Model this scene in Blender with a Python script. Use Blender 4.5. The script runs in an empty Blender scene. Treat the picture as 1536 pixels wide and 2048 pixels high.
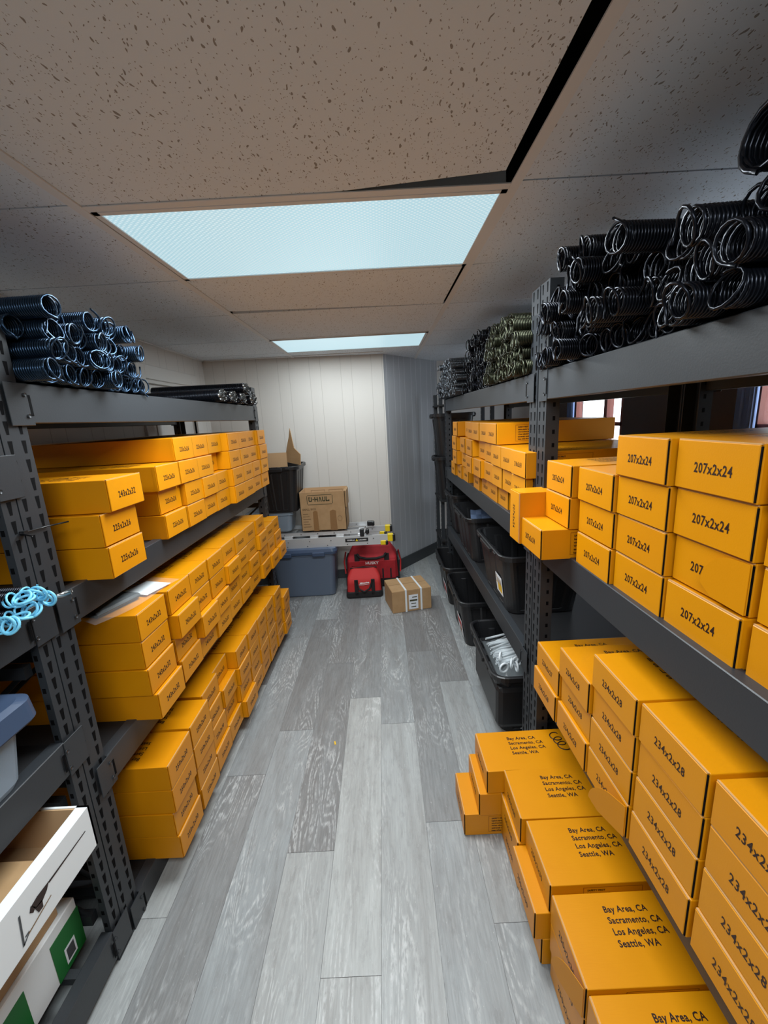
import bpy, bmesh, math, random
from mathutils import Vector, Matrix
random.seed(7)
PI = math.pi
scene = bpy.context.scene
COL = scene.collection

# ------------------------------------------------------------------ camera
CAM_H = 1.68
F_PX, PITCH, YAW, ROLL = 830.0, 0.220918, -0.003424, -0.054007
def cam_axes():
    cy, sy, cp, sp = math.cos(YAW), math.sin(YAW), math.cos(PITCH), math.sin(PITCH)
    f = Vector((sy*cp, cy*cp, -sp)); r = Vector((cy, -sy, 0)); u = r.cross(f)
    c, s = math.cos(ROLL), math.sin(ROLL)
    return c*r + s*u, -s*r + c*u, f
cam_data = bpy.data.cameras.new('camera')
cam_data.sensor_fit = 'VERTICAL'
cam_data.sensor_height = 36.0
cam_data.lens = 36.0*F_PX/2048.0
cam_data.clip_start = 0.01
cam = bpy.data.objects.new('camera', cam_data)
COL.objects.link(cam)
_r, _u, _f = cam_axes()
cam.matrix_world = Matrix(((_r.x, _u.x, -_f.x, 0), (_r.y, _u.y, -_f.y, 0), (_r.z, _u.z, -_f.z, CAM_H), (0, 0, 0, 1)))
scene.camera = cam

# ------------------------------------------------------------------ world, exposure, lamps
world = bpy.data.worlds.new('world'); scene.world = world; world.use_nodes = True
_bg = world.node_tree.nodes['Background']
_bg.inputs[0].default_value = (0.80, 0.90, 1.0, 1); _bg.inputs[1].default_value = 4.5
vs = scene.view_settings
scene.display_settings.display_device = 'sRGB'
vs.view_transform = 'Standard'; vs.look = 'None'; vs.gamma = 1.0; vs.use_curve_mapping = False
vs.exposure = 0.0
scene.cycles.diffuse_bounces = 8; scene.cycles.max_bounces = 14
LAMP_W = (44.0, 16.0, 37.0)         # watts of the troffers: over the aisle, at the far end, behind the camera
LAMP_COL = (0.90, 0.97, 1.0)
CEIL = 2.305
TROFFERS = [(-0.80, 0.40, 1.36, 1.96), (-0.815, 0.396, 3.365, 3.965), (-0.80, 0.40, -0.64, -0.04)]
for (x0, x1, y0, y1), w in zip(TROFFERS, LAMP_W):
    ld = bpy.data.lights.new('fluorescent_lamp', 'AREA'); ld.shape = 'RECTANGLE'
    ld.size = x1-x0-0.04; ld.size_y = y1-y0-0.04; ld.energy = w; ld.color = LAMP_COL
    lo = bpy.data.objects.new('fluorescent_lamp', ld); COL.objects.link(lo)
    lo.location = ((x0+x1)/2, (y0+y1)/2, CEIL-0.012)

# ------------------------------------------------------------------ materials
def s2l(c):
    c = c/255.0
    return c/12.92 if c <= 0.04045 else ((c+0.055)/1.055)**2.4
def rgb(r, g, b): return (s2l(r), s2l(g), s2l(b), 1.0)
def mat(name, col, rough=0.5, metal=0.0, spec=0.5, **kw):
    m = bpy.data.materials.new(name); m.use_nodes = True
    b = m.node_tree.nodes['Principled BSDF']
    b.inputs['Base Color'].default_value = col
    b.inputs['Roughness'].default_value = rough
    b.inputs['Metallic'].default_value = metal
    b.inputs['Specular IOR Level'].default_value = spec
    for k, v in kw.items(): b.inputs[k.replace('_', ' ')].default_value = v
    return m
class NT:
    """tiny node helper"""
    def __init__(s, m): s.t = m.node_tree; s.b = s.t.nodes['Principled BSDF']
    def n(s, typ, **props):
        nd = s.t.nodes.new(typ)
        for k, v in props.items(): setattr(nd, k, v)
        return nd
    def l(s, a, b): s.t.links.new(a, b)
    def coords(s, kind='Object'): return s.n('ShaderNodeTexCoord').outputs[kind]
    def mapping(s, src, scale=(1, 1, 1), rot=(0, 0, 0)):
        m = s.n('ShaderNodeMapping'); m.inputs['Scale'].default_value = scale; m.inputs['Rotation'].default_value = rot
        s.l(src, m.inputs['Vector']); return m.outputs[0]
    def noise(s, vec, scale=5, detail=4, rough=0.5, dist=0.0):
        nd = s.n('ShaderNodeTexNoise'); nd.inputs['Scale'].default_value = scale; nd.inputs['Detail'].default_value = detail
        nd.inputs['Roughness'].default_value = rough; nd.inputs['Distortion'].default_value = dist
        s.l(vec, nd.inputs['Vector']); return nd.outputs['Fac']
    def ramp(s, fac, stops):
        r = s.n('ShaderNodeValToRGB'); e = r.color_ramp.elements
        while len(e) < len(stops): e.new(0.5)
        for el, (p, c) in zip(e, stops): el.position = p; el.color = c
        s.l(fac, r.inputs[0]); return r.outputs[0]
    def math(s, op, a, b=None):
        m = s.n('ShaderNodeMath', operation=op)
        for i, v in enumerate((a, b)):
            if v is None: continue
            if isinstance(v, (int, float)): m.inputs[i].default_value = v
            else: s.l(v, m.inputs[i])
        return m.outputs[0]
    def mix(s, fac, a, b, blend='MIX'):
        m = s.n('ShaderNodeMix', data_type='RGBA', blend_type=blend)
        if isinstance(fac, (int, float)): m.inputs[0].default_value = fac
        else: s.l(fac, m.inputs[0])
        for i, v in ((6, a), (7, b)):
            if isinstance(v, tuple): m.inputs[i].default_value = v
            else: s.l(v, m.inputs[i])
        return m.outputs[2]
    def bump(s, h, strength=0.3, dist=0.01):
        b = s.n('ShaderNodeBump'); b.inputs['Strength'].default_value = strength; b.inputs['Distance'].default_value = dist
        s.l(h, b.inputs['Height']); s.l(b.outputs[0], s.b.inputs['Normal'])

M = {}
# coated yellow carton
m = mat('yellow_carton_board', rgb(232, 158, 16), 0.4, spec=0.35); nt = NT(m)
oi = nt.n('ShaderNodeObjectInfo').outputs['Random']
cc = nt.coords()
f = nt.noise(cc, 9, 3)
c1 = nt.mix(f, rgb(205, 131, 0), rgb(216, 143, 4))
c2 = nt.mix(nt.math('MULTIPLY', oi, 0.6), c1, rgb(208, 131, 8))
nt.l(c2, nt.b.inputs['Base Color']); nt.bump(nt.noise(nt.mapping(cc, (4, 40, 40)), 8, 2), 0.05, 0.004)
M['carton'] = m
M['board_edge'] = mat('cut_board_edge', rgb(196, 150, 96), 0.7)
M['ink'] = mat('printed_ink', rgb(38, 16, 10), 0.5)
M['orange_ink'] = mat('printed_outline', rgb(130, 62, 6), 0.5)
M['rack'] = mat('charcoal_powder_coat', rgb(47, 50, 54), 0.42, spec=0.45)
nt = NT(M['rack']); nt.bump(nt.noise(nt.coords(), 260, 2), 0.08, 0.002)
M['slot'] = mat('painted_slot_shade', rgb(8, 8, 10), 0.8, spec=0.1)  # near-black fill that paints the shade inside slots, holes and slits
M['deck'] = mat('dark_shelf_steel', rgb(28, 28, 30), 0.6)
M['bolt'] = mat('zinc_bolt', rgb(150, 150, 150), 0.35, 1.0)
M['spring'] = mat('oiled_black_spring_steel', rgb(30, 33, 41), 0.26, 0.7)
M['spring_blue'] = mat('blue_black_spring_steel', rgb(46, 66, 88), 0.26, 0.8)
M['spring_green'] = mat('green_tinged_spring_steel', rgb(62, 64, 50), 0.3, 0.8)
M['spring_gray'] = mat('grey_spring_steel', rgb(96, 100, 106), 0.3, 0.85)
M['cyan_paint'] = mat('light_blue_paint', rgb(120, 200, 232), 0.4)
M['cast'] = mat('cast_aluminium', rgb(170, 172, 172), 0.35, 0.9)
M['alu'] = mat('aluminium', rgb(214, 216, 218), 0.36, 0.55)
nt = NT(M['alu']); nt.bump(nt.noise(nt.mapping(nt.coords(), (2, 300, 300)), 3, 2), 0.08, 0.002)
M['yellow_plastic'] = mat('yellow_plastic', rgb(236, 206, 20), 0.4)
M['black_plastic'] = mat('black_plastic', rgb(26, 26, 28), 0.38)
M['tote'] = mat('black_tote_plastic', rgb(30, 30, 32), 0.36, spec=0.5)
M['white_print'] = mat('white_print', rgb(235, 235, 235), 0.5)
M['kraft'] = mat('kraft_board', rgb(172, 138, 98), 0.75); nt = NT(M['kraft'])
nt.l(nt.mix(nt.noise(nt.coords(), 14, 4), rgb(156, 122, 82), rgb(184, 150, 110)), nt.b.inputs['Base Color'])
M['kraft_in'] = mat('kraft_inside', rgb(196, 160, 120), 0.8)
M['kraft_ink'] = mat('dark_olive_print', rgb(66, 66, 42), 0.7)
M['kraft_faint'] = mat('faded_brown_print', rgb(128, 100, 68), 0.7)
M['tape'] = mat('packing_tape', rgb(140, 104, 66), 0.3)
M['grey_tote'] = mat('grey_plastic', rgb(92, 104, 122), 0.35)
M['blue_lid'] = mat('slate_blue_plastic', rgb(62, 78, 104), 0.35)
M['red_cloth'] = mat('red_canvas', rgb(164, 28, 38), 0.75); nt = NT(M['red_cloth'])
nt.bump(nt.noise(nt.coords(), 300, 2), 0.2, 0.002)
nt.l(nt.mix(nt.noise(nt.coords(), 18, 3), rgb(142, 20, 30), rgb(184, 34, 44)), nt.b.inputs['Base Color'])
M['red_bright'] = mat('bright_red_canvas', rgb(188, 40, 40), 0.7); nt = NT(M['red_bright'])
nt.bump(nt.noise(nt.coords(), 260, 2), 0.2, 0.002)
M['black_cloth'] = mat('black_webbing', rgb(28, 26, 28), 0.8)
M['white_card'] = mat('white_card', rgb(226, 230, 232), 0.5)
M['white_paper'] = mat('white_label_paper', rgb(222, 226, 232), 0.6)
M['yellow_print'] = mat('yellow_print', rgb(222, 178, 40), 0.6)
M['red_print'] = mat('red_print', rgb(190, 60, 60), 0.6)
M['green_print'] = mat('green_print', rgb(22, 104, 44), 0.55)
M['blue_film'] = mat('blue_grey_film', rgb(96, 112, 140), 0.25)
def glassy(name, col, alpha, rough=0.15):
    m = bpy.data.materials.new(name); m.use_nodes = True; t = m.node_tree; t.nodes.clear()
    out = t.nodes.new('ShaderNodeOutputMaterial'); mx = t.nodes.new('ShaderNodeMixShader')
    tr = t.nodes.new('ShaderNodeBsdfTransparent'); p = t.nodes.new('ShaderNodeBsdfPrincipled')
    p.inputs['Base Color'].default_value = col; p.inputs['Roughness'].default_value = rough
    mx.inputs[0].default_value = alpha
    t.links.new(tr.outputs[0], mx.inputs[1]); t.links.new(p.outputs[0], mx.inputs[2]); t.links.new(mx.outputs[0], out.inputs[0])
    return m
M['clear_tote'] = glassy('cloudy_clear_plastic', rgb(150, 165, 180), 0.72, 0.25)
M['clear_film'] = glassy('clear_polythene', rgb(225, 235, 240), 0.12, 0.06)
M['pane'] = glassy('window_glass', rgb(220, 230, 235), 0.08, 0.02)
M['white_paint'] = mat('white_paint', rgb(206, 203, 199), 0.5)
M['grey_base'] = mat('charcoal_base_vinyl', rgb(66, 69, 72), 0.5)
M['contrast_dark'] = mat('contrast_dark_wall', rgb(58, 40, 30), 0.5)  # dark tone painted in for the contrast against bright windows; also cuts bounce
M['red_wood'] = mat('red_brown_wood', rgb(126, 62, 46), 0.5)
M['blue_cloth'] = mat('blue_grey_curtain', rgb(120, 140, 180), 0.8)
M['void'] = mat('roof_void', rgb(34, 34, 36), 0.9)
M['rod'] = mat('zinc_plated', rgb(196, 204, 208), 0.3, 0.6)
M['nylon'] = mat('white_nylon', rgb(226, 232, 236), 0.4)

def groove_wall(name, base, line, period, at, width=0.004, axis=0):
    m = mat(name, base, 0.5); nt = NT(m)
    sep = nt.n('ShaderNodeSeparateXYZ'); nt.l(nt.coords(), sep.inputs[0])
    fr = nt.math('FRACT', nt.math('DIVIDE', nt.math('ADD', sep.outputs[axis], 50*period), period))
    tot = None
    for a in at:
        d = nt.math('ABSOLUTE', nt.math('SUBTRACT', fr, a))
        h = nt.math('LESS_THAN', d, width/period/2)
        tot = h if tot is None else nt.math('MAXIMUM', tot, h)
    ns = nt.noise(nt.mapping(nt.coords(), (3, 3, 0.6)), 4, 3)
    b2 = nt.mix(nt.math('MULTIPLY', ns, 0.12), base, tuple(c*0.7 for c in base[:3])+(1,))
    nt.l(nt.mix(tot, b2, line), nt.b.inputs['Base Color'])
    nt.bump(nt.math('SUBTRACT', 1.0, tot), 0.5, 0.003)
    return m
M['panel_white'] = groove_wall('white_grooved_panelling', rgb(208, 204, 198), rgb(184, 180, 174), 0.305, (0.05, 0.40))
M['panel_white_y'] = groove_wall('white_grooved_panelling_side', rgb(206, 202, 197), rgb(168, 164, 160), 0.305, (0.05, 0.40), axis=1)
M['panel_grey'] = groove_wall('grey_grooved_panelling', rgb(172, 175, 180), rgb(206, 208, 212), 0.305, (0.12, 0.42, 0.72), width=0.005)  # pale lines paint in the highlights along the grooves

# mineral-fibre ceiling tile with fissures
m = mat('fissured_ceiling_tile', rgb(170, 161, 152), 0.9, spec=0.2); nt = NT(m)
oc = nt.coords()
wob = nt.n('ShaderNodeVectorMath', operation='ADD')
nz = nt.n('ShaderNodeTexNoise'); nz.inputs['Scale'].default_value = 22; nt.l(oc, nz.inputs['Vector'])
sc_ = nt.n('ShaderNodeVectorMath', operation='SCALE'); sc_.inputs['Scale'].default_value = 0.035
nt.l(nz.outputs['Color'], sc_.inputs[0]); nt.l(oc, wob.inputs[0]); nt.l(sc_.outputs[0], wob.inputs[1])
v1 = nt.n('ShaderNodeTexVoronoi', distance='EUCLIDEAN'); v1.inputs['Scale'].default_value = 1.0
nt.l(nt.mapping(wob.outputs[0], (105, 40, 30), (0, 0, 0.12)), v1.inputs['Vector'])
v2 = nt.n('ShaderNodeTexVoronoi'); v2.inputs['Scale'].default_value = 1.0
nt.l(nt.mapping(wob.outputs[0], (190, 105, 30), (0, 0, -0.2)), v2.inputs['Vector'])
def pit(v, lo, hi, keep):
    near = nt.math('LESS_THAN', v.outputs['Distance'], lo)
    sp = nt.n('ShaderNodeSeparateColor'); nt.l(v.outputs['Color'], sp.inputs[0])
    return nt.math('MULTIPLY', near, nt.math('LESS_THAN', sp.outputs[0], keep))
pits = nt.math('MAXIMUM', pit(v1, 0.22, 0, 0.40), pit(v2, 0.2, 0, 0.6))
base = nt.mix(nt.noise(oc, 2.2, 3), rgb(222, 229, 236), rgb(229, 236, 243))
nt.l(nt.mix(pits, base, rgb(150, 145, 142)), nt.b.inputs['Base Color'])
nt.bump(nt.math('SUBTRACT', nt.math('MULTIPLY', nt.noise(oc, 180, 2), 0.3), pits), 0.35, 0.004)
M['tile'] = m
M['grid'] = mat('ceiling_grid_paint', rgb(226, 226, 226), 0.6)

# grey oak vinyl planks; every plank carries its own random number in a face attribute
m = mat('grey_oak_plank', rgb(140, 146, 150), 0.42, spec=0.45); nt = NT(m)
at_ = nt.n('ShaderNodeAttribute', attribute_name='plank'); rnd = at_.outputs['Fac']
oc = nt.coords()
off = nt.n('ShaderNodeCombineXYZ'); nt.l(nt.math('MULTIPLY', rnd, 31.7), off.inputs[0]); nt.l(nt.math('MULTIPLY', rnd, 77.1), off.inputs[1])
ad = nt.n('ShaderNodeVectorMath', operation='ADD'); nt.l(oc, ad.inputs[0]); nt.l(off.outputs[0], ad.inputs[1])
g1 = nt.noise(nt.mapping(ad.outputs[0], (62, 4.5, 1)), 1.7, 7, 0.66, 0.8)
g2 = nt.noise(nt.mapping(ad.outputs[0], (9, 1.1, 1)), 1.0, 4, 0.55, 0.9)
cn = nt.noise(nt.mapping(ad.outputs[0], (8.5, 1.5, 1)), 1.0, 2, 0.45, 0.6)
cf = nt.math('FRACT', nt.math('MULTIPLY', cn, 17.0))
cl = nt.math('SUBTRACT', 1.0, nt.math('MULTIPLY', nt.math('ABSOLUTE', nt.math('SUBTRACT', cf, 0.5)), 3.4))
tone = nt.ramp(rnd, [(0.0, rgb(108, 106, 106)), (0.3, rgb(126, 128, 129)), (0.6, rgb(146, 151, 153)), (1.0, rgb(174, 176, 174))])
c = nt.mix(nt.ramp(g1, [(0.34, (0, 0, 0, 1)), (0.66, (1, 1, 1, 1))]), nt.mix(0.18, tone, rgb(70, 66, 64)), nt.mix(0.12, tone, rgb(205, 208, 208)))
c = nt.mix(nt.math('MULTIPLY', nt.ramp(g2, [(0.40, (0, 0, 0, 1)), (0.72, (1, 1, 1, 1))]), 0.40), c, rgb(104, 98, 94))
cm = nt.ramp(nt.noise(nt.mapping(ad.outputs[0], (5, 1.1, 1)), 1.0, 2), [(0.47, (0, 0, 0, 1)), (0.60, (1, 1, 1, 1))])
rag = nt.ramp(nt.noise(nt.mapping(ad.outputs[0], (150, 40, 1)), 1.0, 3), [(0.38, (0, 0, 0, 1)), (0.58, (1, 1, 1, 1))])
cath = nt.math('MULTIPLY', nt.math('MULTIPLY', nt.math('MAXIMUM', cl, 0.0), cm), rag)
c = nt.mix(nt.math('MULTIPLY', cath, 0.55), c, rgb(212, 214, 214))
mott = nt.ramp(nt.noise(nt.mapping(ad.outputs[0], (34, 12, 1)), 1.0, 5, 0.7), [(0.52, (0, 0, 0, 1)), (0.74, (1, 1, 1, 1))])
c = nt.mix(nt.math('MULTIPLY', mott, 0.32), c, rgb(92, 88, 86))
fl = nt.ramp(nt.noise(nt.mapping(ad.outputs[0], (120, 45, 1)), 1.0, 4, 0.7), [(0.64, (0, 0, 0, 1)), (0.72, (1, 1, 1, 1))])
c = nt.mix(nt.math('MULTIPLY', fl, 0.5), c, rgb(200, 203, 204))
nt.l(c, nt.b.inputs['Base Color'])
nt.l(nt.ramp(g1, [(0.2, (0.5, 0.5, 0.5, 1)), (0.8, (0.38, 0.38, 0.38, 1))]), nt.b.inputs['Roughness'])
nt.bump(g1, 0.06, 0.003)
M['plank'] = m

# lit prismatic lens
m = bpy.data.materials.new('lit_prismatic_lens'); m.use_nodes = True; nt = NT(m)
oc = nt.coords()
va = nt.n('ShaderNodeTexWave', wave_type='BANDS', bands_direction='DIAGONAL'); va.inputs['Scale'].default_value = 34
nt.l(nt.mapping(oc, (1, 1, 0)), va.inputs['Vector'])
vb = nt.n('ShaderNodeTexWave', wave_type='BANDS', bands_direction='DIAGONAL'); vb.inputs['Scale'].default_value = 34
nt.l(nt.mapping(oc, (1, -1, 0)), vb.inputs['Vector'])
pr = nt.math('MULTIPLY', va.outputs['Fac'], vb.outputs['Fac'])
nt.l(nt.mix(pr, rgb(176, 214, 226), rgb(222, 243, 248)), nt.b.inputs['Emission Color'])
nt.b.inputs['Emission Strength'].default_value = 0.92
nt.b.inputs['Base Color'].default_value = rgb(120, 130, 135); nt.b.inputs['Roughness'].default_value = 0.3
M['lens'] = m

# ------------------------------------------------------------------ mesh helpers
class MB:
    def __init__(s): s.v = []; s.f = []; s.mi = []; s.mats = []; s.sm = []
    def m(s, key):
        if key not in s.mats: s.mats.append(key)
        return s.mats.index(key)
    def add(s, verts, faces, key, smooth=False, mx=None):
        o = len(s.v); k = s.m(key)
        s.v += [tuple(mx @ Vector(p)) if mx is not None else tuple(p) for p in verts]
        s.f += [tuple(i+o for i in f) for f in faces]; s.mi += [k]*len(faces); s.sm += [smooth]*len(faces)
        return s
    def box(s, x0, x1, y0, y1, z0, z1, key, mx=None, bev=0.0, seg=1):
        if bev > 0:
            bm = bmesh.new(); bmesh.ops.create_cube(bm, size=1.0)
            for v in bm.verts: v.co = Vector(((x0+x1)/2+v.co.x*(x1-x0), (y0+y1)/2+v.co.y*(y1-y0), (z0+z1)/2+v.co.z*(z1-z0)))
            bmesh.ops.bevel(bm, geom=bm.edges[:], offset=bev, segments=seg, affect='EDGES', profile=0.5)
            return s.bm(bm, key, mx=mx)
        v = [(x, y, z) for z in (z0, z1) for y in (y0, y1) for x in (x0, x1)]
        f = [(0, 2, 3, 1), (4, 5, 7, 6), (0, 1, 5, 4), (2, 6, 7, 3), (0, 4, 6, 2), (1, 3, 7, 5)]
        return s.add(v, f, key, False, mx)
    def bm(s, bm, key, smooth=False, mx=None):
        bm.verts.index_update()
        s.add([v.co[:] for v in bm.verts], [tuple(v.index for v in f.verts) for f in bm.faces], key, smooth, mx); bm.free(); return s
    def prism(s, pts, d0, d1, key, axis='x', mx=None):
        """extrude a 2D outline along an axis; pts are the two other coordinates in order"""
        n = len(pts); v = []
        for d in (d0, d1):
            for a, b in pts: v.append({'x': (d, a, b), 'y': (a, d, b), 'z': (a, b, d)}[axis])
        f = [tuple(range(n))[::-1], tuple(range(n, 2*n))] + [(i, (i+1) % n, n+(i+1) % n, n+i) for i in range(n)]
        return s.add(v, f, key, False, mx)
    def poly(s, pts, key, mx=None): return s.add(pts, [tuple(range(len(pts)))], key, False, mx)
    def tube(s, path, r, key, seg=8, closed=False, mx=None, caps=True):
        P = [Vector(p) for p in path]; n = len(P); R = r if isinstance(r, (list, tuple)) else [r]*n
        v = []; up = None
        for i in range(n):
            t = (P[(i+1) % n]-P[i-1]) if closed else (P[min(i+1, n-1)]-P[max(i-1, 0)])
            t.normalize()
            if up is None: up = Vector((0, 0, 1)) if abs(t.z) < 0.9 else Vector((0, 1, 0))
            a = t.cross(up)
            if a.length < 1e-6: a = t.orthogonal()
            a.normalize(); up = a.cross(t); b = up
            for k in range(seg):
                w = 2*PI*k/seg; v.append(P[i]+a*math.cos(w)*R[i]+b*math.sin(w)*R[i])
        f = []
        for i in range(n if closed else n-1):
            j = (i+1) % n
            for k in range(seg): f.append((i*seg+k, i*seg+(k+1) % seg, j*seg+(k+1) % seg, j*seg+k))
        if not closed and caps: f += [tuple(range(seg)), tuple(range((n-1)*seg, n*seg))[::-1]]
        return s.add(v, f, key, True, mx)
    def cyl(s, p0, p1, r, key, seg=16, r1=None): return s.tube([p0, p1], [r, r if r1 is None else r1], key, seg)
    def loft(s, rings, key, cap0=True, cap1=True, smooth=False, mx=None):
        n = len(rings[0]); v = [p for r in rings for p in r]; f = []
        for i in range(len(rings)-1):
            for k in range(n): f.append((i*n+k, i*n+(k+1) % n, (i+1)*n+(k+1) % n, (i+1)*n+k))
        if cap0: f.append(tuple(range(n))[::-1])
        if cap1: f.append(tuple(range((len(rings)-1)*n, len(rings)*n)))
        return s.add(v, f, key, smooth, mx)
    def mesh(s, name):
        me = bpy.data.meshes.new(name); me.from_pydata(s.v, [], s.f)
        for k in s.mats: me.materials.append(M[k])
        me.polygons.foreach_set('material_index', s.mi); me.polygons.foreach_set('use_smooth', s.sm); me.update()
        return me
    def build(s, name, parent=None, loc=None, rz=0.0): return put(s.mesh(name), name, parent, loc, rz)
def put(me, name, parent=None, loc=None, rz=0.0):
    o = bpy.data.objects.new(name, me); COL.objects.link(o)
    if loc is not None: o.location = loc
    if rz: o.rotation_euler = (0, 0, rz)
    if parent is not None: o.parent = parent
    return o
def empty(name, loc=(0, 0, 0), rz=0.0):
    o = bpy.data.objects.new(name, None); COL.objects.link(o); o.location = loc; o.rotation_euler = (0, 0, rz); o.empty_display_size = 0.05
    return o
def tag(o, label, cat, group=None, kind=None):
    o['label'] = label; o['category'] = cat
    if group: o['group'] = group
    if kind: o['kind'] = kind
    return o
def struct(o, label=None):
    o['kind'] = 'structure'
    if label: o['label'] = label
    return o
def rrect(x0, x1, y0, y1, r, n=4):
    pts = []
    for cx, cy, a0 in ((x1-r, y1-r, 0), (x0+r, y1-r, 90), (x0+r, y0+r, 180), (x1-r, y0+r, 270)):
        for i in range(n+1):
            a = math.radians(a0+90*i/n); pts.append((cx+r*math.cos(a), cy+r*math.sin(a)))
    return pts
_txt = {}
def text_geo(body, size, bold=0.0, xs=1.0, space=1.0, align='CENTER', gap=1.0):
    key = (body, size, bold, xs, space, align, gap)
    if key in _txt: return _txt[key]
    cu = bpy.data.curves.new('lettering', 'FONT'); cu.body = body; cu.size = size; cu.offset = bold; cu.align_x = align
    cu.space_line = space; cu.space_character = gap; cu.resolution_u = 2
    if align == 'CENTER': cu.align_y = 'CENTER'
    o = bpy.data.objects.new('lettering', cu); COL.objects.link(o)
    dg = bpy.context.evaluated_depsgraph_get(); me = bpy.data.meshes.new_from_object(o.evaluated_get(dg))
    v = [(p.co.x*xs, p.co.y) for p in me.vertices]; f = [tuple(p.vertices) for p in me.polygons]
    bpy.data.objects.remove(o); bpy.data.meshes.remove(me); bpy.data.curves.remove(cu)
    _txt[key] = (v, f); return v, f
def letter(mb, geo, org, ux, uy, key):
    """lay flat lettering on a surface: org + x*ux + y*uy"""
    o, a, b = Vector(org), Vector(ux), Vector(uy)
    mb.add([o+a*x+b*y for x, y in geo[0]], geo[1], key)
ORD = ['first', 'second', 'third', 'fourth', 'fifth', 'sixth', 'seventh', 'eighth', 'ninth', 'tenth', 'eleventh', 'twelfth',
       'thirteenth', 'fourteenth', 'fifteenth', 'sixteenth', 'seventeenth', 'eighteenth', 'nineteenth', 'twentieth',
       'twenty-first', 'twenty-second', 'twenty-third', 'twenty-fourth', 'twenty-fifth', 'twenty-sixth']
ROWN = ['bottom', 'second', 'third', 'top', 'fifth', 'sixth', 'seventh']

# ------------------------------------------------------------------ room shell
XL, XR, YB, ROOF = -1.67, 1.95, -2.4, 2.62
# floor planks
px = [-0.088+0.19*k for k in range(-9, 12)]
joints = {-0.468: 1.33, -0.278: 2.26, -0.088: 2.025, 0.102: 1.43, 0.292: 2.38, -1.038: 1.125, -0.658: 2.01, -0.848: 1.72, 0.482: 1.0}
rd = random.Random(3); fv, ff, fa = [], [], []
tones = {(-0.468, 1.33): 0.22, (-0.468, 0.01): 0.85, (-0.278, 0.94): 0.93, (-0.278, 2.26): 0.35, (-0.088, 0.705): 0.80, (-0.088, 2.025): 0.55, (0.102, 1.43): 0.30, (0.102, 0.11): 0.62, (0.292, 1.06): 0.72, (0.292, 2.38): 0.2, (-0.658, 0.69): 0.6, (-0.658, 2.01): 0.25, (-1.038, -0.195): 0.78, (-0.848, 0.4): 0.3, (-0.848, 1.72): 0.5}
for x0 in px:
    j = next((v for k, v in joints.items() if abs(k-x0) < 0.01), rd.uniform(0, 1.32))
    y = j - 1.32*math.ceil((j-YB)/1.32)
    while y < 5.3:
        a, b = max(y, YB), min(y+1.32, 5.3)
        t = next((v for k, v in tones.items() if abs(k[0]-x0) < 0.01 and abs(k[1]-y) < 0.02), rd.uniform(0.05, 0.95))
        i = len(fv); g = 0.0007
        fv += [(x0+g, a+g, 0), (x0+0.19-g, a+g, 0), (x0+0.19-g, b-g, 0), (x0+g, b-g, 0)]; ff.append((i, i+1, i+2, i+3)); fa.append(t)
        y += 1.32
i = len(fv); fv += [(-1.9, YB-.1, -0.002), (2.3, YB-.1, -0.002), (2.3, 5.3, -0.002), (-1.9, 5.3, -0.002)]; ff.append((i, i+1, i+2, i+3)); fa.append(0.0)
me = bpy.data.meshes.new('floor'); me.from_pydata(fv, [], ff); me.materials.append(M['plank'])
me.attributes.new('plank', 'FLOAT', 'FACE').data.foreach_set('value', fa)
struct(put(me, 'floor'))
# walls
def wall(name, p0, p1, key, z1=ROOF, t=0.08, z0=0.0):
    """vertical slab from p0 to p1 (plan), face on the left of the direction p0->p1; its local x runs along the wall"""
    d = Vector((p1[0]-p0[0], p1[1]-p0[1], 0)); L = d.length; a = math.atan2(d.y, d.x)
    b = MB(); b.box(0, L, -t, 0, z0, z1, key)
    return struct(b.build(name, None, (p0[0], p0[1], 0), a))
A, B_, C_ = (XL, 4.19), (0.058, 4.352), (0.69, 5.12)
wall('wall_back', B_, A, 'panel_white')
wall('wall_angle', C_, B_, 'panel_grey')
wall('wall_recess', (XR+.1, 5.12), C_, 'white_paint')
wall('wall_front', (XL, YB), (XR, YB), 'white_paint')
# left wall with a doorway
DY0, DY1, DZ = 3.11, 3.86, 2.05
b = MB()
for y0, y1, z0, z1 in ((YB, DY0, 0, ROOF), (DY1, 4.3, 0, ROOF), (DY0, DY1, DZ, ROOF)): b.box(XL-.08, XL, y0, y1, z0, z1, 'panel_white_y')
struct(b.build('wall_left'))
b = MB(); b.box(XL-.06, XL-.03, DY0, DY1, 0.005, DZ, 'white_paint')
for z0, z1 in ((0.2, 0.95), (1.1, 1.9)): b.box(XL-.031, XL-.024, DY0+.12, DY1-.12, z0, z1, 'white_paint', bev=.003)
d_ = struct(b.build('door_1'))
b = MB(); b.cyl((XL-.03, DY0+.07, 0.98), (XL+.03, DY0+.07, 0.98), .011, 'bolt'); b.tube([(XL+.03, DY0+.07, .98), (XL+.05, DY0+.07, .98), (XL+.065, DY0+.07, .98)], [.02, .028, .018], 'bolt', 14)
b.build('door_knob', d_)
b = MB()
for y0, y1, z0, z1 in ((DY0-.10, DY0, 0, DZ+.10), (DY1, DY1+.10, 0, DZ+.10), (DY0, DY1, DZ, DZ+.10)): b.box(XL-.02, XL+.018, y0, y1, z0, z1, 'white_paint', bev=.004)
b.box(XL-.03, XL+.004, DY0, DY1, DZ-.025, DZ, 'white_paint')
struct(b.build('trim_1'))
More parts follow.
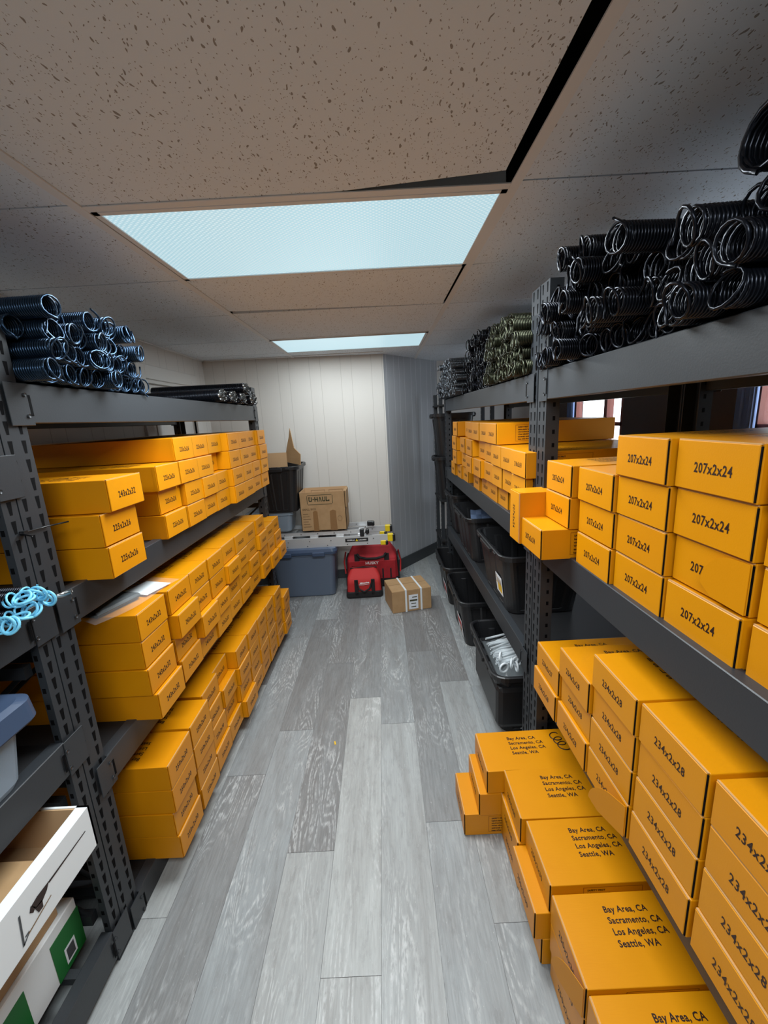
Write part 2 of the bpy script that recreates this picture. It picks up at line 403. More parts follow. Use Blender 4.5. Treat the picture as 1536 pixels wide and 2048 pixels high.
# right wall with two windows
WIN = [(1.30, 2.24, 1.0, 2.08), (3.42, 4.3, 1.0, 2.08)]
b = MB(); ys = YB
for y0, y1, z0, z1 in WIN:
    b.box(XR, XR+.1, ys, y0, 0, ROOF, 'contrast_dark'); b.box(XR, XR+.1, y0, y1, 0, z0, 'contrast_dark'); b.box(XR, XR+.1, y0, y1, z1, ROOF, 'contrast_dark'); ys = y1
b.box(XR, XR+.1, ys, 5.2, 0, ROOF, 'contrast_dark')
struct(b.build('wall_right'))
for i, (y0, y1, z0, z1) in enumerate(WIN):
    b = MB(); e = .045
    for a in ((y0, y0+e, z0, z1), (y1-e, y1, z0, z1), (y0, y1, z0, z0+e), (y0, y1, z1-e, z1), (y0, y1, 1.52, 1.55), (y0+.26, y0+.31, z0, z1)): b.box(XR+.01, XR+.07, *a, 'red_wood')
    w = struct(b.build('window_%d' % (i+1)))
    b = MB(); b.box(XR+.035, XR+.04, y0+e, y1-e, z0+e, z1-e, 'pane'); b.build('window_pane', w)
    # gathered curtain strip at the far side of each window
    b = MB(); n = 24; ring = []
    for k in range(n+1):
        yy = y1-.07+.12*k/n; ring.append((XR-.03+.012*math.sin(k*1.9), yy))
    b.prism(ring+[(x-.006, y) for x, y in ring[::-1]], z0-.05, z1+.03, 'blue_cloth', 'z')
    b.cyl((XR-.03, y1-.26, z1+.035), (XR-.03, y1+.06, z1+.035), .008, 'bolt')
    tag(b.build('curtain'), ['blue grey curtain beside the near window behind the right rack', 'blue grey curtain beside the far window behind the right rack'][i], 'curtain')
# baseboards
def skirting(name, p0, p1, key, h=0.12):
    d = Vector((p1[0]-p0[0], p1[1]-p0[1], 0)); a = math.atan2(d.y, d.x)
    b = MB(); b.box(0, d.length, 0, .012, 0, h, key, bev=.003)
    struct(b.build(name, None, (p0[0], p0[1], 0), a))
skirting('baseboard_back', B_, A, 'grey_base', .1); skirting('baseboard_angle', C_, B_, 'grey_base', .13); skirting('baseboard_recess', (XR, 5.12), C_, 'grey_base', .1)
skirting('baseboard_left', (XL, DY0-.1), (XL, YB), 'grey_base', .1)

# suspended ceiling: tiles with their own slight shifts, grid bars, roof void above
b = MB(); TH = 0.014
cols = [(XL, -0.832), (-0.808, 0.402), (0.426, 1.64), (1.664, XR)]
yj = [YB, -1.75, -1.14, -0.64, -0.04, 0.70, 1.325, 1.97, 2.585, 3.345, 3.985, 4.60, 5.2]
def tile(pts, zs=(0, 0, 0, 0)):
    v = [(x, y, CEIL+.001+z) for (x, y), z in zip(pts, zs)]+[(x, y, CEIL+.001+TH+z) for (x, y), z in zip(pts, zs)]
    b.add(v, [(0, 3, 2, 1), (4, 5, 6, 7), (0, 1, 5, 4), (1, 2, 6, 5), (2, 3, 7, 6), (3, 0, 4, 7)], 'tile')
for ci, (x0, x1) in enumerate(cols):
    for k in range(len(yj)-1):
        y0, y1 = yj[k]+.004, yj[k+1]-.004
        if ci == 1 and any(abs(t[2]-yj[k]) < .05 for t in TROFFERS): continue
        if ci == 1 and k == 5: tile([(x0, y0), (.368, y0), (.368, 1.272), (x0+.7, 1.3335)]); tile([(x0, y0), (x0+.7, 1.3335), (x0+.3, 1.334), (x0, 1.334)]); continue
        if ci == 1 and k == 7: tile([(x0, y0), (x1-.012, y0+.012), (x1-.012, 2.578), (x0, 2.505)]); continue
        if ci == 1 and k == 8: tile([(x0, 2.56), (x1, 2.588), (x1, y1), (x0, y1)]); continue
        if ci == 2 and k in (6, 7):
            # sagging corner towards the window
            if k == 6: tile([(x0, y0), (x1, y0), (x1, 1.80), (x0, y1)], (0, 0, -.02, 0)); continue
            tile([(x0, y0), (x1, 1.815), (x1, y1), (x0, y1)], (0, 0, 0, 0)); continue
        tile([(x0, y0), (x1, y0), (x1, y1), (x0, y1)])
struct(b.build('ceiling'))
b = MB()
for x0, x1 in ((-0.834, -0.806), (0.400, 0.428), (1.638, 1.666)): b.box(x0, x1, YB, 4.34 if x1 < 0 else 5.1, CEIL-.004, CEIL, 'grid')
b.box(XL, XL+.022, YB, 4.2, CEIL-.006, CEIL, 'grid'); b.box(XL, .06, 4.17, 4.195, CEIL-.006, CEIL, 'grid')
b.box(-.81, .40, 1.33, 1.362, CEIL-.003, CEIL, 'grid')
for y in (0.70, 3.345, 3.985): b.box(-.81, .40, y-.01, y+.006, CEIL-.002, CEIL, 'grid')
struct(b.build('trim_2'))
b = MB(); b.box(XL-.1, XR+.1, YB-.1, 5.3, ROOF, ROOF+.05, 'void'); struct(b.build('trim_3'))

# troffers
LT = ['pale blue glowing ceiling light panel over the near aisle', 'smaller looking ceiling light panel beside the far wall', 'ceiling light panel behind the viewer']
for i, (x0, x1, y0, y1) in enumerate(TROFFERS):
    r = empty('ceiling_light', ((x0+x1)/2, (y0+y1)/2, CEIL)); hx, hy = (x1-x0)/2, (y1-y0)/2
    tag(r, LT[i], 'ceiling light', 'recessed fluorescent ceiling lights')
    b = MB()
    for a in ((-hx, -hx+.018, -hy, hy), (hx-.018, hx, -hy, hy), (-hx, hx, -hy, -hy+.018), (-hx, hx, hy-.018, hy)): b.box(*a, -.005, .006, 'grid')
    b.box(-hx, hx, -hy, hy, .09, .1, 'grid')
    for a in ((-hx, -hx+.006, -hy, hy), (hx-.006, hx, -hy, hy), (-hx, hx, -hy, -hy+.006), (-hx, hx, hy-.006, hy)): b.box(*a, .006, .09, 'grid')
    b.build('light_frame', r)
    b = MB(); b.box(-hx+.017, hx-.017, -hy+.017, hy-.017, -.001, .004, 'lens'); b.build('diffuser', r)

# ------------------------------------------------------------------ racks
SIDE = lambda right: 1 if right else -1
RACK_D = 0.62
def post_mesh(h, w=.084, d=.05):
    """slotted upright: C-section 75 mm along the aisle, 60 mm deep, face at x=0 looking to -x"""
    b = MB(); t = .004; q_ = (-.021, .021) if w > .06 else (0.0,)
    b.prism([(0, -w/2), (0, w/2), (d, w/2), (d, w/2-t), (t, w/2-t), (t, -w/2+t), (d, -w/2+t), (d, -w/2)], 0, h, 'rack', 'z')
    z = .09
    while z < h-.03:
        for yc in q_:
            b.poly([(-.0004, yc-.007, z+.034), (-.0004, yc-.004, z), (-.0004, yc+.004, z), (-.0004, yc+.007, z+.034)], 'slot')
        for s in (-1, 1):
            q = [(d*.6-.005, s*(w/2+.0004), z), (d*.6+.005, s*(w/2+.0004), z), (d*.6+.005, s*(w/2+.0004), z+.016), (d*.6-.005, s*(w/2+.0004), z+.016)]
            b.poly(q if s < 0 else q[::-1], 'slot')
        z += .05
    b.prism([(-.006, -w/2-.004), (-.006, w/2+.004), (d+.004, w/2+.004), (d+.004, -w/2-.004)], 0, .006, 'rack', 'z')
    return b.mesh('post')
_pm = {}
def rack(name, xf, right, y0, y1, levels, ph, label, group=None, decks=None, pw=.084, pd=.05):
    """xf: aisle face; levels: heights of the beam tops; posts stand inside y0..y1"""
    s = SIDE(right); r = empty(name, (xf, (y0+y1)/2, 0), 0 if right else PI)
    tag(r, label, 'shelving rack', group)
    L = y1-y0
    if (ph, pw) not in _pm: _pm[(ph, pw)] = post_mesh(ph, pw, pd)
    for x, flip in ((0, 0), (RACK_D, PI)):
        for y in (-L/2+pw/2, L/2-pw/2):
            p = put(_pm[(ph, pw)], 'post', r, (x, y, 0), flip)
    for ye, nm in ((-L/2+.042, 0), (L/2-.042, 1)):      # side frames: rungs and diagonals between the two posts of each end
        zs = [.18, .62, 1.06, ph-.04]
        for z in zs: MB().box(.045, RACK_D-.045, ye-.012, ye+.012, z-.018, z+.018, 'rack').build('side_rung', r)
        for k in range(2):
            za, zb = (zs[k], zs[k+1]) if k % 2 == 0 else (zs[k+1], zs[k])
            MB().tube([(.05, ye, za), (RACK_D-.05, ye, zb)], .008, 'rack', 6).build('side_brace', r)
    y_in = L/2-pw-.002
    for k, zt in enumerate(levels):
        for x, nm in ((0, 'beam'), (RACK_D-.032, 'beam')):
            b = MB(); bh = .104
            x0, x1 = (x-.006, x+.032) if x == 0 else (x, x+.038)
            b.box(x0, x1, -y_in, y_in, zt-bh, zt, 'rack', bev=.002)
            o = b.build(nm, r)
            for sg in (-1, 1):
                b = MB(); ye = sg*(y_in+.024); xp = x-.009 if x == 0 else x+.041
                b.box(min(xp, xp+.003), max(xp, xp+.003), ye-.044, ye+.030, zt-bh-.006, zt+.0, 'rack', bev=.001)
                if x == 0:
                    for zz in (zt-.03, zt-.085):
                        b.cyl((xp-.001, ye+sg*-.026, zz), (xp-.004, ye+sg*-.026, zz), .0055, 'rack', 8)
                    yy = ye-sg*.040
                    b.box(xp-.0006, xp, yy-.004, yy+.004, zt-.085, zt-.03, 'slot')
                b.build('end_plate', o)
        if decks is None or decks[k]:
            b = MB(); b.box(.032, RACK_D-.032, -y_in, y_in, zt-.022, zt-.006, 'deck')
            n = 5
            for i in range(n):
                yy = -y_in+.1+(2*y_in-.2)*i/(n-1); b.box(.032, RACK_D-.032, yy-.02, yy+.02, zt-.05, zt-.022, 'deck')
            b.build('shelf_panel', r)
        else:
            n = 7
            for i in range(n):
                yy = -y_in+.1+(2*y_in-.2)*i/(n-1); MB().box(.032, RACK_D-.032, yy-.012, yy+.012, zt-.03, zt-.006, 'rack').build('cross_bar', r)
    return r
XLF, XRF = -0.95, 0.62
ZA_L, ZB_L, ZC_L, ZT = 1.238, 0.662, 0.09, 1.822
rack('storage_rack', XLF, False, 1.062, 3.31, [ZC_L+.004, ZB_L, ZA_L, ZT], 1.96, 'charcoal steel rack along the left wall, stacked with yellow cartons', 'storage racks')
rack('storage_rack', XLF, False, -1.30, 1.058, [.124, .835, 1.245, 1.64], 1.96, 'charcoal steel rack at the left picture edge holding totes and white boxes', 'storage racks', decks=[0, 1, 1, 1], pw=.044, pd=.022)
ZA_R, ZB_R = 1.19, 0.60
rack('storage_rack', XRF, True, -.60, 1.675, [ZB_R, ZA_R, ZT], 2.13, 'charcoal steel rack at the right foreground, springs heaped on top', 'storage racks')
rack('storage_rack', XRF, True, 1.685, 4.10, [ZB_R, ZA_R, ZT], 2.13, 'charcoal steel rack along the right side holding black totes', 'storage racks')

# ------------------------------------------------------------------ cartons
CITY = 'Bay Area, CA\nSacramento, CA\nLos Angeles, CA\nSeattle, WA'
_cm = {}
def carton_parts(w, h, L, code, side):
    h = h-.002
    key = (w, h, L, code, side)
    if key in _cm: return _cm[key]
    b = MB()
    b.box(0, L, -w/2, w/2, 0, h, 'carton', bev=.0022, seg=2)
    b.box(.0, .012, w/2-.002, w/2+.0006, .004, h-.004, 'carton')          # glued seam strip
    if side != 'bare':
        g = text_geo(CITY, .0215, .0005, .96, 1.2, 'LEFT', 1.05)
        letter(b, g, (.122, w*.5-.050, h+.0006), (1, 0, 0), (0, 1, 0), 'ink')
    if side == 'safety':                                                   # the printed caution panel on the long side
        y = -w/2-.0006; x0, x1, z0, z1 = .095, .27, .014, h-.012; t = .0012
        for q in ((x0, x1, z0, z0+t), (x0, x1, z1-t, z1), (x0, x0+t, z0, z1), (x1-t, x1, z0, z1)):
            b.poly([(q[0], y, q[2]), (q[1], y, q[2]), (q[1], y, q[3]), (q[0], y, q[3])], 'orange_ink')
        g = text_geo('SAFETY FIRST\nbefore spring work\nwind torsion springs\nWhen adjusting be\nextremely careful\nkeep other fingers', .0088, .0003, 1.0, 1.35, 'LEFT')
        letter(b, g, (x0+.012, y-.0001, z1-.014), (1, 0, 0), (0, 0, 1), 'ink')
    if side == 'title':
        g = text_geo('Garage door torsion spring', .026, .0004, .95, 1, 'LEFT')
        letter(b, g, (.47, w/2+.0012, h*.60), (-1, 0, 0), (0, 0, 1), 'ink')
    body = b.mesh('spring_carton')
    b = MB()
    b.box(-.0042, -.0008, -w/2+.004, w/2-.0015, .0025, h-.0015, 'carton', bev=.0012)
    b.box(-.003, .0004, -w/2+.0028, w/2-.002, h-.0012, h+.0008, 'board_edge')    # raw edge of the tuck flap
    b.box(-.0030, -.0004, -w/2+.0012, -w/2+.0036, .004, h-.004, 'slot')         # dark strip painting the shade of a slit beside the flap
    g = text_geo(code, .0285, .0006, .74, gap=1.12)
    letter(b, g, (-.0046, 0, h*.47), (0, -1, 0), (0, 0, 1), 'ink')
    flap = b.mesh('end_flap')
    _cm[key] = (body, flap); return _cm[key]
rj = random.Random(11)
def carton(x, y, z, right, code, L, where, w=.188, h=.1035, side=None, group=None, jit=True, roll=False, yaw=None):
    """x: aisle face, y: middle of the end face, z: underside"""
    if side is None: side = 'safety' if right else 'plain'
    body, flap = carton_parts(w, h, L, code, side)
    a = (0 if right else PI)+((rj.uniform(-.009, .009) if jit else 0) if yaw is None else yaw)
    o = put(body, 'spring_carton', None, (x, y, z), a)
    if roll: o.rotation_euler = (PI/2, 0, a)
    put(flap, 'end_flap', o)
    tag(o, where, 'box', group)
    return o
def tab(o, w, h, reach, ang):
    """side dust tab with a rounded end, sprung open about the near vertical edge of the end face"""
    b = MB(); n = 14; c, sn = math.cos(ang), math.sin(ang); z0, z1 = .004, h-.004
    out = [(0, z0), (0, z1)]
    for i in range(n+1):
        a = PI/2*(1-i/n); out.append((reach*(.35+.65*math.cos(a)), z0+(z1-z0)*(.30+.70*math.sin(a))))
    out.append((reach*.72, z0+(z1-z0)*.08))
    f = [(-.007-u*sn, -w/2+.003+u*c, z) for u, z in out]; bk = [(x-.0014, y, z) for x, y, z in f]; m = len(f)
    b.add(f+bk, [tuple(range(m)), tuple(range(2*m-1, m-1, -1))]+[(k, k+m, (k+1) % m+m, (k+1) % m) for k in range(m)], 'carton')
    b.build('torn_tab', o)
def lab(code, col, row, where, post): return 'yellow %s box, %s row, %s stack from %s, %s' % (code, ROWN[row], ORD[col], post, where)

# left rack, upper shelf
G = 'yellow cartons on the left upper shelf'
zA = ZA_L-.004; H = .1035
P1 = 'post'
for k, (code, xf, y) in enumerate((('225x2x26', -.862, 1.325), ('225x2x26', -.868, 1.325), ('243x2x32', -.848, 1.352))):
    carton(xf, y, zA+H*k, False, code, .78, lab(code, 0, k, 'left upper shelf', P1), group=G, side='title' if k == 2 else 'plain')
ya = [1.775, 1.970, 2.150, 2.320, 2.525, 2.715, 2.905, 3.10]
rowsA = [[(0, -.915), (1, -.911), (2, -.918), (3, -.914), (4, -.882), (5, -.884), (6, -.892), (7, -.889)],
         [(0, -.932), (1, -.911), (2, -.905), (3, -.910), (4, -.884), (5, -.884), (6, -.886), (7, -.882)],
         [(0, -.905), (1, -.905), (2, -.905), (3, -.96), (4, -.890), (5, -.888), (6, -.896), (7, -.878)],
         [(1, -.915), (2, -.918), (3, -.925), (4, -.890), (5, -.893), (6, -.905), (7, -.885)]]
for k, row in enumerate(rowsA):
    for c, xf in row:
        dy = -.03 if k == 2 and c < 3 else (-.035 if k == 3 and c < 3 else 0)
        carton(xf, ya[c]+dy+.004*(k % 2), zA+H*k, False, '225x2x26', .71, lab('225x2x26', c+1, k, 'left upper shelf', P1), group=G)
# left rack, middle shelf
G = 'yellow cartons on the left middle shelf'
zB = ZB_L-.006; yb = [1.408, 1.612, 1.797, 1.984, 2.175, 2.366, 2.560, 2.765, 2.966, 3.165]
xB = [[-.852, -.865, -.87, -.862, -.868, -.866, -.872, -.85, -.836, -.83],
      [-.866, -.875, -.842, -.853, -.87, -.872, -.862, -.862, -.862, -.858],
      [-.874, -.842, -.87, -.868, -.848, -.865, -.872, -.85, -.862, -.87],
      [-.872, -.868, -.87, -.866, -.872, -.868, -.87, -.866, None, None]]
for k in range(4):
    for c in range(10):
        if xB[k][c] is None: continue
        o = carton(xB[k][c], yb[c]+rj.uniform(-.004, .004)-(.012 if k == 1 and c == 0 else 0), zB+H*k, False, '243x2x32', .79, lab('243x2x32', c, k, 'left middle shelf', P1), group=G, w=.184)
# left rack, floor shelf
G = 'yellow cartons on the left lowest shelf'
zC = ZC_L; yc = [1.352, 1.548, 1.744, 1.925, 2.112, 2.298, 2.475, 2.66, 2.848, 3.035]
xC = [[-.838, -.842, -.85, -.855, -.826, -.842, -.842, -.838, -.832, -.815],
      [-.846, -.845, -.864, -.876, -.85, -.846, -.838, -.836, -.834, -.82],
      [-.836, -.84, -.87, -.86, -.84, -.842, -.84, -.838, -.83, -.812],
      [-.836, -.842, -.878, -.90, -.848, -.842, -.838, -.834, -.826, None]]
for k in range(4):
    for c in range(10):
        if xC[k][c] is None: continue
        carton(xC[k][c], yc[c]+rj.uniform(-.003, .003), zC+.1025*k, False, '250x2x30', .76, lab('250x2x30', c, k, 'left lowest shelf', P1), group=G, w=.18, h=.1025)

# right near rack, upper shelf
G = 'yellow cartons on the right upper shelf near the viewer'
zA = ZA_R-.004; H2 = .1055; W2 = .198
yr = [1.416, 1.196, .992, .786, .574, .36]
P2 = 'the middle post'
xr = [[.517, .622, .634, .638, .646, .65], [.603, .626, .632, .648, .652, .65], [.605, .618, .628, .64, .648, .65], [None, None, .618, .632, .64, .645]]
for k in range(4):
    for c in range(6):
        if xr[k][c] is None: continue
        o = carton(xr[k][c], yr[c]+(.01 if k == 0 and c == 0 else 0), zA+H2*k, True, '207x2x24', .60, lab('207x2x24', c, k, 'right upper shelf', P2), w=W2, h=H2, group=G)
        if k == 1 and c == 3: tab(o, W2, H2, .095, .12)
carton(.503, 1.62, zA+.099, True, '207x2x24', .60, 'yellow 207x2x24 box standing on its side beside the middle post', w=W2, h=.1055, group=G, roll=True, side='bare')
# right near rack, middle shelf
G = 'yellow cartons on the right middle shelf near the viewer'
zB = ZB_R-.004; H3 = .102
yr = [1.37, 1.157, .95, .742, .532, .32]
xr = [[.562, .566, .572, .576, .58, .58], [.572, .578, .574, .580, .584, .58], [None, .566, .576, .582, .586, .58], [None, None, .570, .578, .584, .58]]
for k in range(4):
    for c in range(6):
        if xr[k][c] is None: continue
        code = '234x2x27' if (k, c) == (1, 0) else '234x2x28'
        o = carton(xr[k][c], yr[c], zB+H3*k, True, code, .72, lab(code, c, k, 'right middle shelf', P2), w=.2, h=H3, group=G)
        if k == 0 and c == 2: tab(o, .2, H3, .105, .42)
# right floor
G = 'yellow cartons stacked on the floor under the right rack'
yr = [1.386, 1.256, 1.046, .818, .60, .39]
yr = [1.392, 1.258, 1.047, .82, .606, .39]
xr = [[.256, .408, .41, .43, .42, .42], [.315, .402, .385, .425, .425, .42], [.345, .412, .428, .424, .425, .42]]
for k in range(3):
    for c in range(6):
        y = yr[c] if c else [1.392, 1.384, 1.385][k]
        yy = y if c else y+.08
        o = carton(xr[k][c], yy if c else y+.072, .004+.1045*k, True, '250x2x30', .80, 'yellow box with city list, %s row, %s stack from middle post, on floor at right' % (['bottom', 'second', 'top'][k], ORD[c]), w=.205, h=.1045, group=G)
        if k == 2 and c == 3: tab(o, .205, .1045, .10, .40)
        if k == 2 and c == 0:                                  # marker scribble on the lid
            b = MB(); b.tube([(.325+.020*math.cos(t)+.001*t, .072-.0042*t+.015*math.sin(t), .1032) for t in [i*.3 for i in range(62)]], .0022, 'ink', 5); b.build('marker_scribble', o)
# right far rack, upper shelf
G = 'yellow cartons on the right upper shelf beyond the middle post'
zA = ZA_R-.004; H4 = .111
c8 = [(3.53, .184), (3.20, .19), (2.965, .19), (2.74, .19), (2.55, .19), (2.355, .185), (2.185, .17), (2.0, .19), (1.84, .12)]
rows = [[(3.535, .602), (3.30, .612), (3.09, .62), (2.955, None), (2.74, .622), (2.53, .63), (2.345, .628), (2.165, .632), (1.95, .636), (1.76, .64)],
        [(3.36, .585), (3.09, .61), (2.79, .578), (2.57, .585), (2.36, .602), (2.17, .60), (1.985, .604), (1.80, .592)],
        [(3.36, .582), (3.045, .588), (2.79, .582), (2.55, .615), (2.345, .602), (2.155, .59), (1.965, .588), (1.775, .582)],
        [(3.32, .584), (3.0, .62), (2.79, .592), (2.6, .584), (2.41, .588), (2.225, .584)]]
for k, row in enumerate(rows):
    row = [q for q in row if q[1] is not None]
    for c, (y, xf) in enumerate(row):
        carton(xf, y, zA+H4*k, True, '218x2x24', .60, 'yellow 218x2x24 box, %s row, %s from far end, right rack beyond middle post' % (ROWN[k], ORD[c]), w=.184, h=H4-.002, group=G)

# ------------------------------------------------------------------ torsion springs
def spring_mesh(R, r, L, key, variant, end_key=None):
    """close-wound spring along +x, its open end at x=0"""
    b = MB(); seg = 14; pitch = 2*r*1.02; n = int(L/pitch); path = []
    rv = random.Random(variant)
    loose = .9+1.0*rv.random()                                   # last coils sprung open and tipped
    tip = rv.uniform(.12, .55); ph = rv.uniform(0, 6.28)
    tail = rv.uniform(.008, .03)
    x = 0; pts = []
    for i in range(int(loose*seg)+1):
        a = 2*PI*i/seg; fall = 1-i/(loose*seg)
        rad = R*(1+.06*fall)
        y, z = rad*math.cos(a+ph), rad*math.sin(a+ph)
        pts.append((-.004-.012*fall*loose+y*tip*fall, y, z))
    x0 = pts[-1][0]
    start = pts[0]
    t = Vector((0, math.sin(ph), -math.cos(ph)))
    pts = [tuple(Vector(start)+t*tail), tuple(Vector(start)+t*tail*.4)]+pts
    a0 = ph+2*PI*loose
    for i in range(1, n*seg):
        a = 2*PI*i/seg; pts.append((x0+pitch*i/seg, R*math.cos(a0+a), R*math.sin(a0+a)))
    k = int(loose*seg)+3
    if end_key:
        b.tube(pts[:k], r, end_key, 6); b.tube(pts[k-1:], r, key, 5)
    else: b.tube(pts, r, key, 5)
    return b.mesh('torsion_spring')
SP = {}
def springs(key, R, r, L, nvar, seed):
    if (key, R, L) not in SP: SP[(key, R, L)] = [spring_mesh(R, r, L, key, seed+i) for i in range(nvar)]
    return SP[(key, R, L)]
rs = random.Random(23)
def pile(xf, right, y0, y1, z0, layer_n, key, R, r, L, labf, group, jx=.035, seed=0, drop=0.0, dyaw=.035):
    """springs lying side by side in layers; each layer nests in the one below"""
    ms = springs(key, R, r, L, 5, seed); pitch = 2*R*1.06+2*r
    for k, (a, bnd) in enumerate(layer_n):
        yy = a+(pitch/2 if k % 2 else 0); c = 0
        while yy <= bnd:
            o = put(rs.choice(ms), 'torsion_spring', None)
            o.location = (xf+rs.uniform(-jx, jx), yy+rs.uniform(-.004, .004), z0+R+r+k*pitch*.87+rs.uniform(0, .004))
            o.rotation_euler = (rs.uniform(0, 6.28), rs.uniform(-.012, .012), (0 if right else PI)+rs.uniform(-dyaw, dyaw))
            tag(o, labf(k, c), 'spring', group); yy += pitch; c += 1
LAY = ['bottom', 'second', 'third', 'fourth', 'fifth', 'sixth', 'seventh']
ZS = ZT+.002
# left top: blue-black springs, lower towards the far side
pile(-.915, False, 1.15, 1.75, ZS, [(1.175, 1.74), (1.175, 1.73), (1.165, 1.71), (1.17, 1.60)], 'spring_blue', .0265, .0032, .62,
     lambda k, c: 'blue-black torsion spring, %s layer, %s from post, heap on left rack' % (LAY[k], ORD[c]), 'blue-black springs heaped on the left rack', seed=1, jx=.05, dyaw=.07)
# right near top
pile(.60, True, .3, 1.66, ZS, [(.34, 1.655), (.34, 1.65), (.60, 1.61), (.96, 1.52), (1.16, 1.36)], 'spring', .0285, .0034, .64,
     lambda k, c: 'black torsion spring, %s layer, %s from near end, heap on right near rack' % (LAY[k], ORD[c]), 'black springs heaped on the right near rack', seed=20, jx=.06, dyaw=.06)
# right far rack top: green tinged, long dark, small grey
pile(.60, True, 1.76, 2.4, ZS, [(1.77, 2.42), (1.77, 2.42), (1.78, 2.40), (1.80, 2.34), (2.0, 2.28)], 'spring_green', .027, .0032, .60,
     lambda k, c: 'greenish torsion spring, %s layer, %s from middle post, heap on right far rack' % (LAY[k], ORD[c]), 'greenish springs beyond the middle post', seed=40)
pile(.66, True, 2.48, 3.3, ZS, [(2.50, 3.16), (2.52, 3.16), (2.54, 3.14), (2.58, 3.12), (2.62, 3.10)], 'spring', .034, .0036, .60,
     lambda k, c: 'smooth dark torsion spring, %s layer, %s from greenish heap, right far rack' % (LAY[k], ORD[c]), 'dark springs between the greenish and grey heaps', seed=60, jx=.03)
pile(.585, True, 3.25, 4.05, ZS, [(3.22, 4.06), (3.22, 4.05), (3.24, 4.04), (3.26, 4.0), (3.3, 3.98), (3.4, 3.9)], 'spring_gray', .023, .003, .58,
     lambda k, c: 'grey torsion spring, %s layer, %s from near side, heap at far end of right rack' % (LAY[k], ORD[c]), 'grey springs at the far end of the right rack', seed=80, jx=.03)
# big loose springs at the right picture edge, on top of the heap
for i, (x, y, z, rx, rz) in enumerate(((.60, .715, 2.06, .4, .12), (.63, .55, 2.07, 2.1, -.1), (.585, .63, 2.135, 3.6, .2))):
    ms = springs('spring', .0405, .0046, .60, 3, 100)
    o = put(ms[i], 'torsion_spring', None, (x, y, z)); o.rotation_euler = (rx, 0, rz)
    tag(o, 'thick black torsion spring %s at the upper right picture edge' % ['nearest the aisle end', 'furthest to the right', 'lying highest'][i], 'spring', 'thick black springs on top of the right heap')
# long springs with cast cones on the left rack
b = MB(); R = .036
b.tube([(0, 0, 0), (.045, 0, 0)], [.030, .033], 'cast', 18)
for k in range(5):
    a = 2*PI*k/5; b.cyl((-.022, .024*math.cos(a), .024*math.sin(a)), (.004, .024*math.cos(a), .024*math.sin(a)), .011, 'cast', 10)
    b.cyl((-.0225, .024*math.cos(a), .024*math.sin(a)), (-.022, .024*math.cos(a), .024*math.sin(a)), .006, 'slot', 8)
b.tube([(-.03, 0, 0), (.0, 0, 0)], [.017, .018], 'cast', 14); b.cyl((-.031, 0, 0), (-.03, 0, 0), .0125, 'slot', 14)
CONE = b.mesh('winding_cone')
CS = spring_mesh(.033, .0033, .60, 'spring', 500)
for i, (y, z, x, rx) in enumerate(((2.50, 0, -.925, 0), (2.68, 0, -.925, .5), (2.86, 0, -.925, 1.1), (3.08, 0, -.925, .3), (2.93, .068, -.92, .8), (3.16, .03, -.95, .1))):
    o = put(CS, 'torsion_spring', None, (x, y, ZS+.037+z)); o.rotation_euler = (rx, 0, PI+(-.06 if i < 2 else .04))
    put(CONE, 'winding_cone', o, (-.01, 0, 0))['label'] = 'silver cast cone closing the spring end'
    tag(o, 'black spring with silver cone end, %s' % ['leftmost of the far set on left rack', 'second from left of the far set on left rack', 'third from left, low, on left rack', 'fourth from left, low, on left rack', 'lying across the others on left rack', 'at the far end post of left rack'][i], 'spring', 'springs with cast cones on the left rack')

# ------------------------------------------------------------------ black totes
def tote_mesh(w, l, h, key='tote', taper=.045, rib=True, wall=.004):
    """open tub: depth w (x), length l (y), height h; rim centre line at the top"""
    b = MB(); n = 6; rc = .06
    def ring(t, inset=0.0, z=None):
        k = taper*(1-t)+inset
        pts = rrect(-w/2+k, w/2-k, -l/2+k, l/2-k, rc, n)
        out = []
        N = len(pts)
        for i in range(N):                                    # subdivide the straight sides to carry the ribs
            p, q = pts[i], pts[(i+1) % N]
            d = math.hypot(q[0]-p[0], q[1]-p[1]) or 1e-6; m = 12 if i % (n+1) == n else 1
            for s in range(m):
                u = s/m; x, y = p[0]+(q[0]-p[0])*u, p[1]+(q[1]-p[1])*u
                if rib and m > 1 and s % 4 in (1, 2) and .06 < t < .88 and inset == 0:
                    nx, ny = (q[1]-p[1])/d, -(q[0]-p[0])/d; x -= nx*.008; y -= ny*.008
                out.append((x, y, h*t if z is None else z))
        return out
    b.loft([ring(0), ring(.05), ring(.07), ring(.84), ring(.88), ring(.985)], key, True, False)
    b.loft([ring(.985, wall), ring(.02, wall)], key, False, True)
    body = b.mesh('tub')
    b = MB(); e = .016
    def rr(off, z): return [(x, y, z) for x, y in rrect(-w/2-off, w/2+off, -l/2-off, l/2+off, rc+off, n)]
    b.loft([rr(-.004, h*.955), rr(e, h*.955-.012), rr(e+.002, h*.99), rr(e-.004, h), rr(.002, h), rr(-.004, h-.006), rr(-.006, h*.96)], key, False, False, False)
    for s in (-1, 1):                                         # grip lugs and lock notches on the rim
        b.box(s*(w/2+e)-.012, s*(w/2+e)+.012, -l*.18, l*.18, h*.90, h*.975, key, bev=.004)
        for y in (-l*.3, l*.3): b.box(s*(w/2+e)-.006, s*(w/2+e)+.006, y-.02, y+.02, h*.93, h*.975, key, bev=.003)
    for y in (-l*.22, 0, l*.22): b.box(-w/2-.002, -w/2+.008, y-.03, y+.03, h+.0002, h+.0008, 'slot')
    return body, b.mesh('rim')
T1 = tote_mesh(.46, .60, .345)
T2 = tote_mesh(.46, .60, .37)
T3 = tote_mesh(.46, .42, .37)
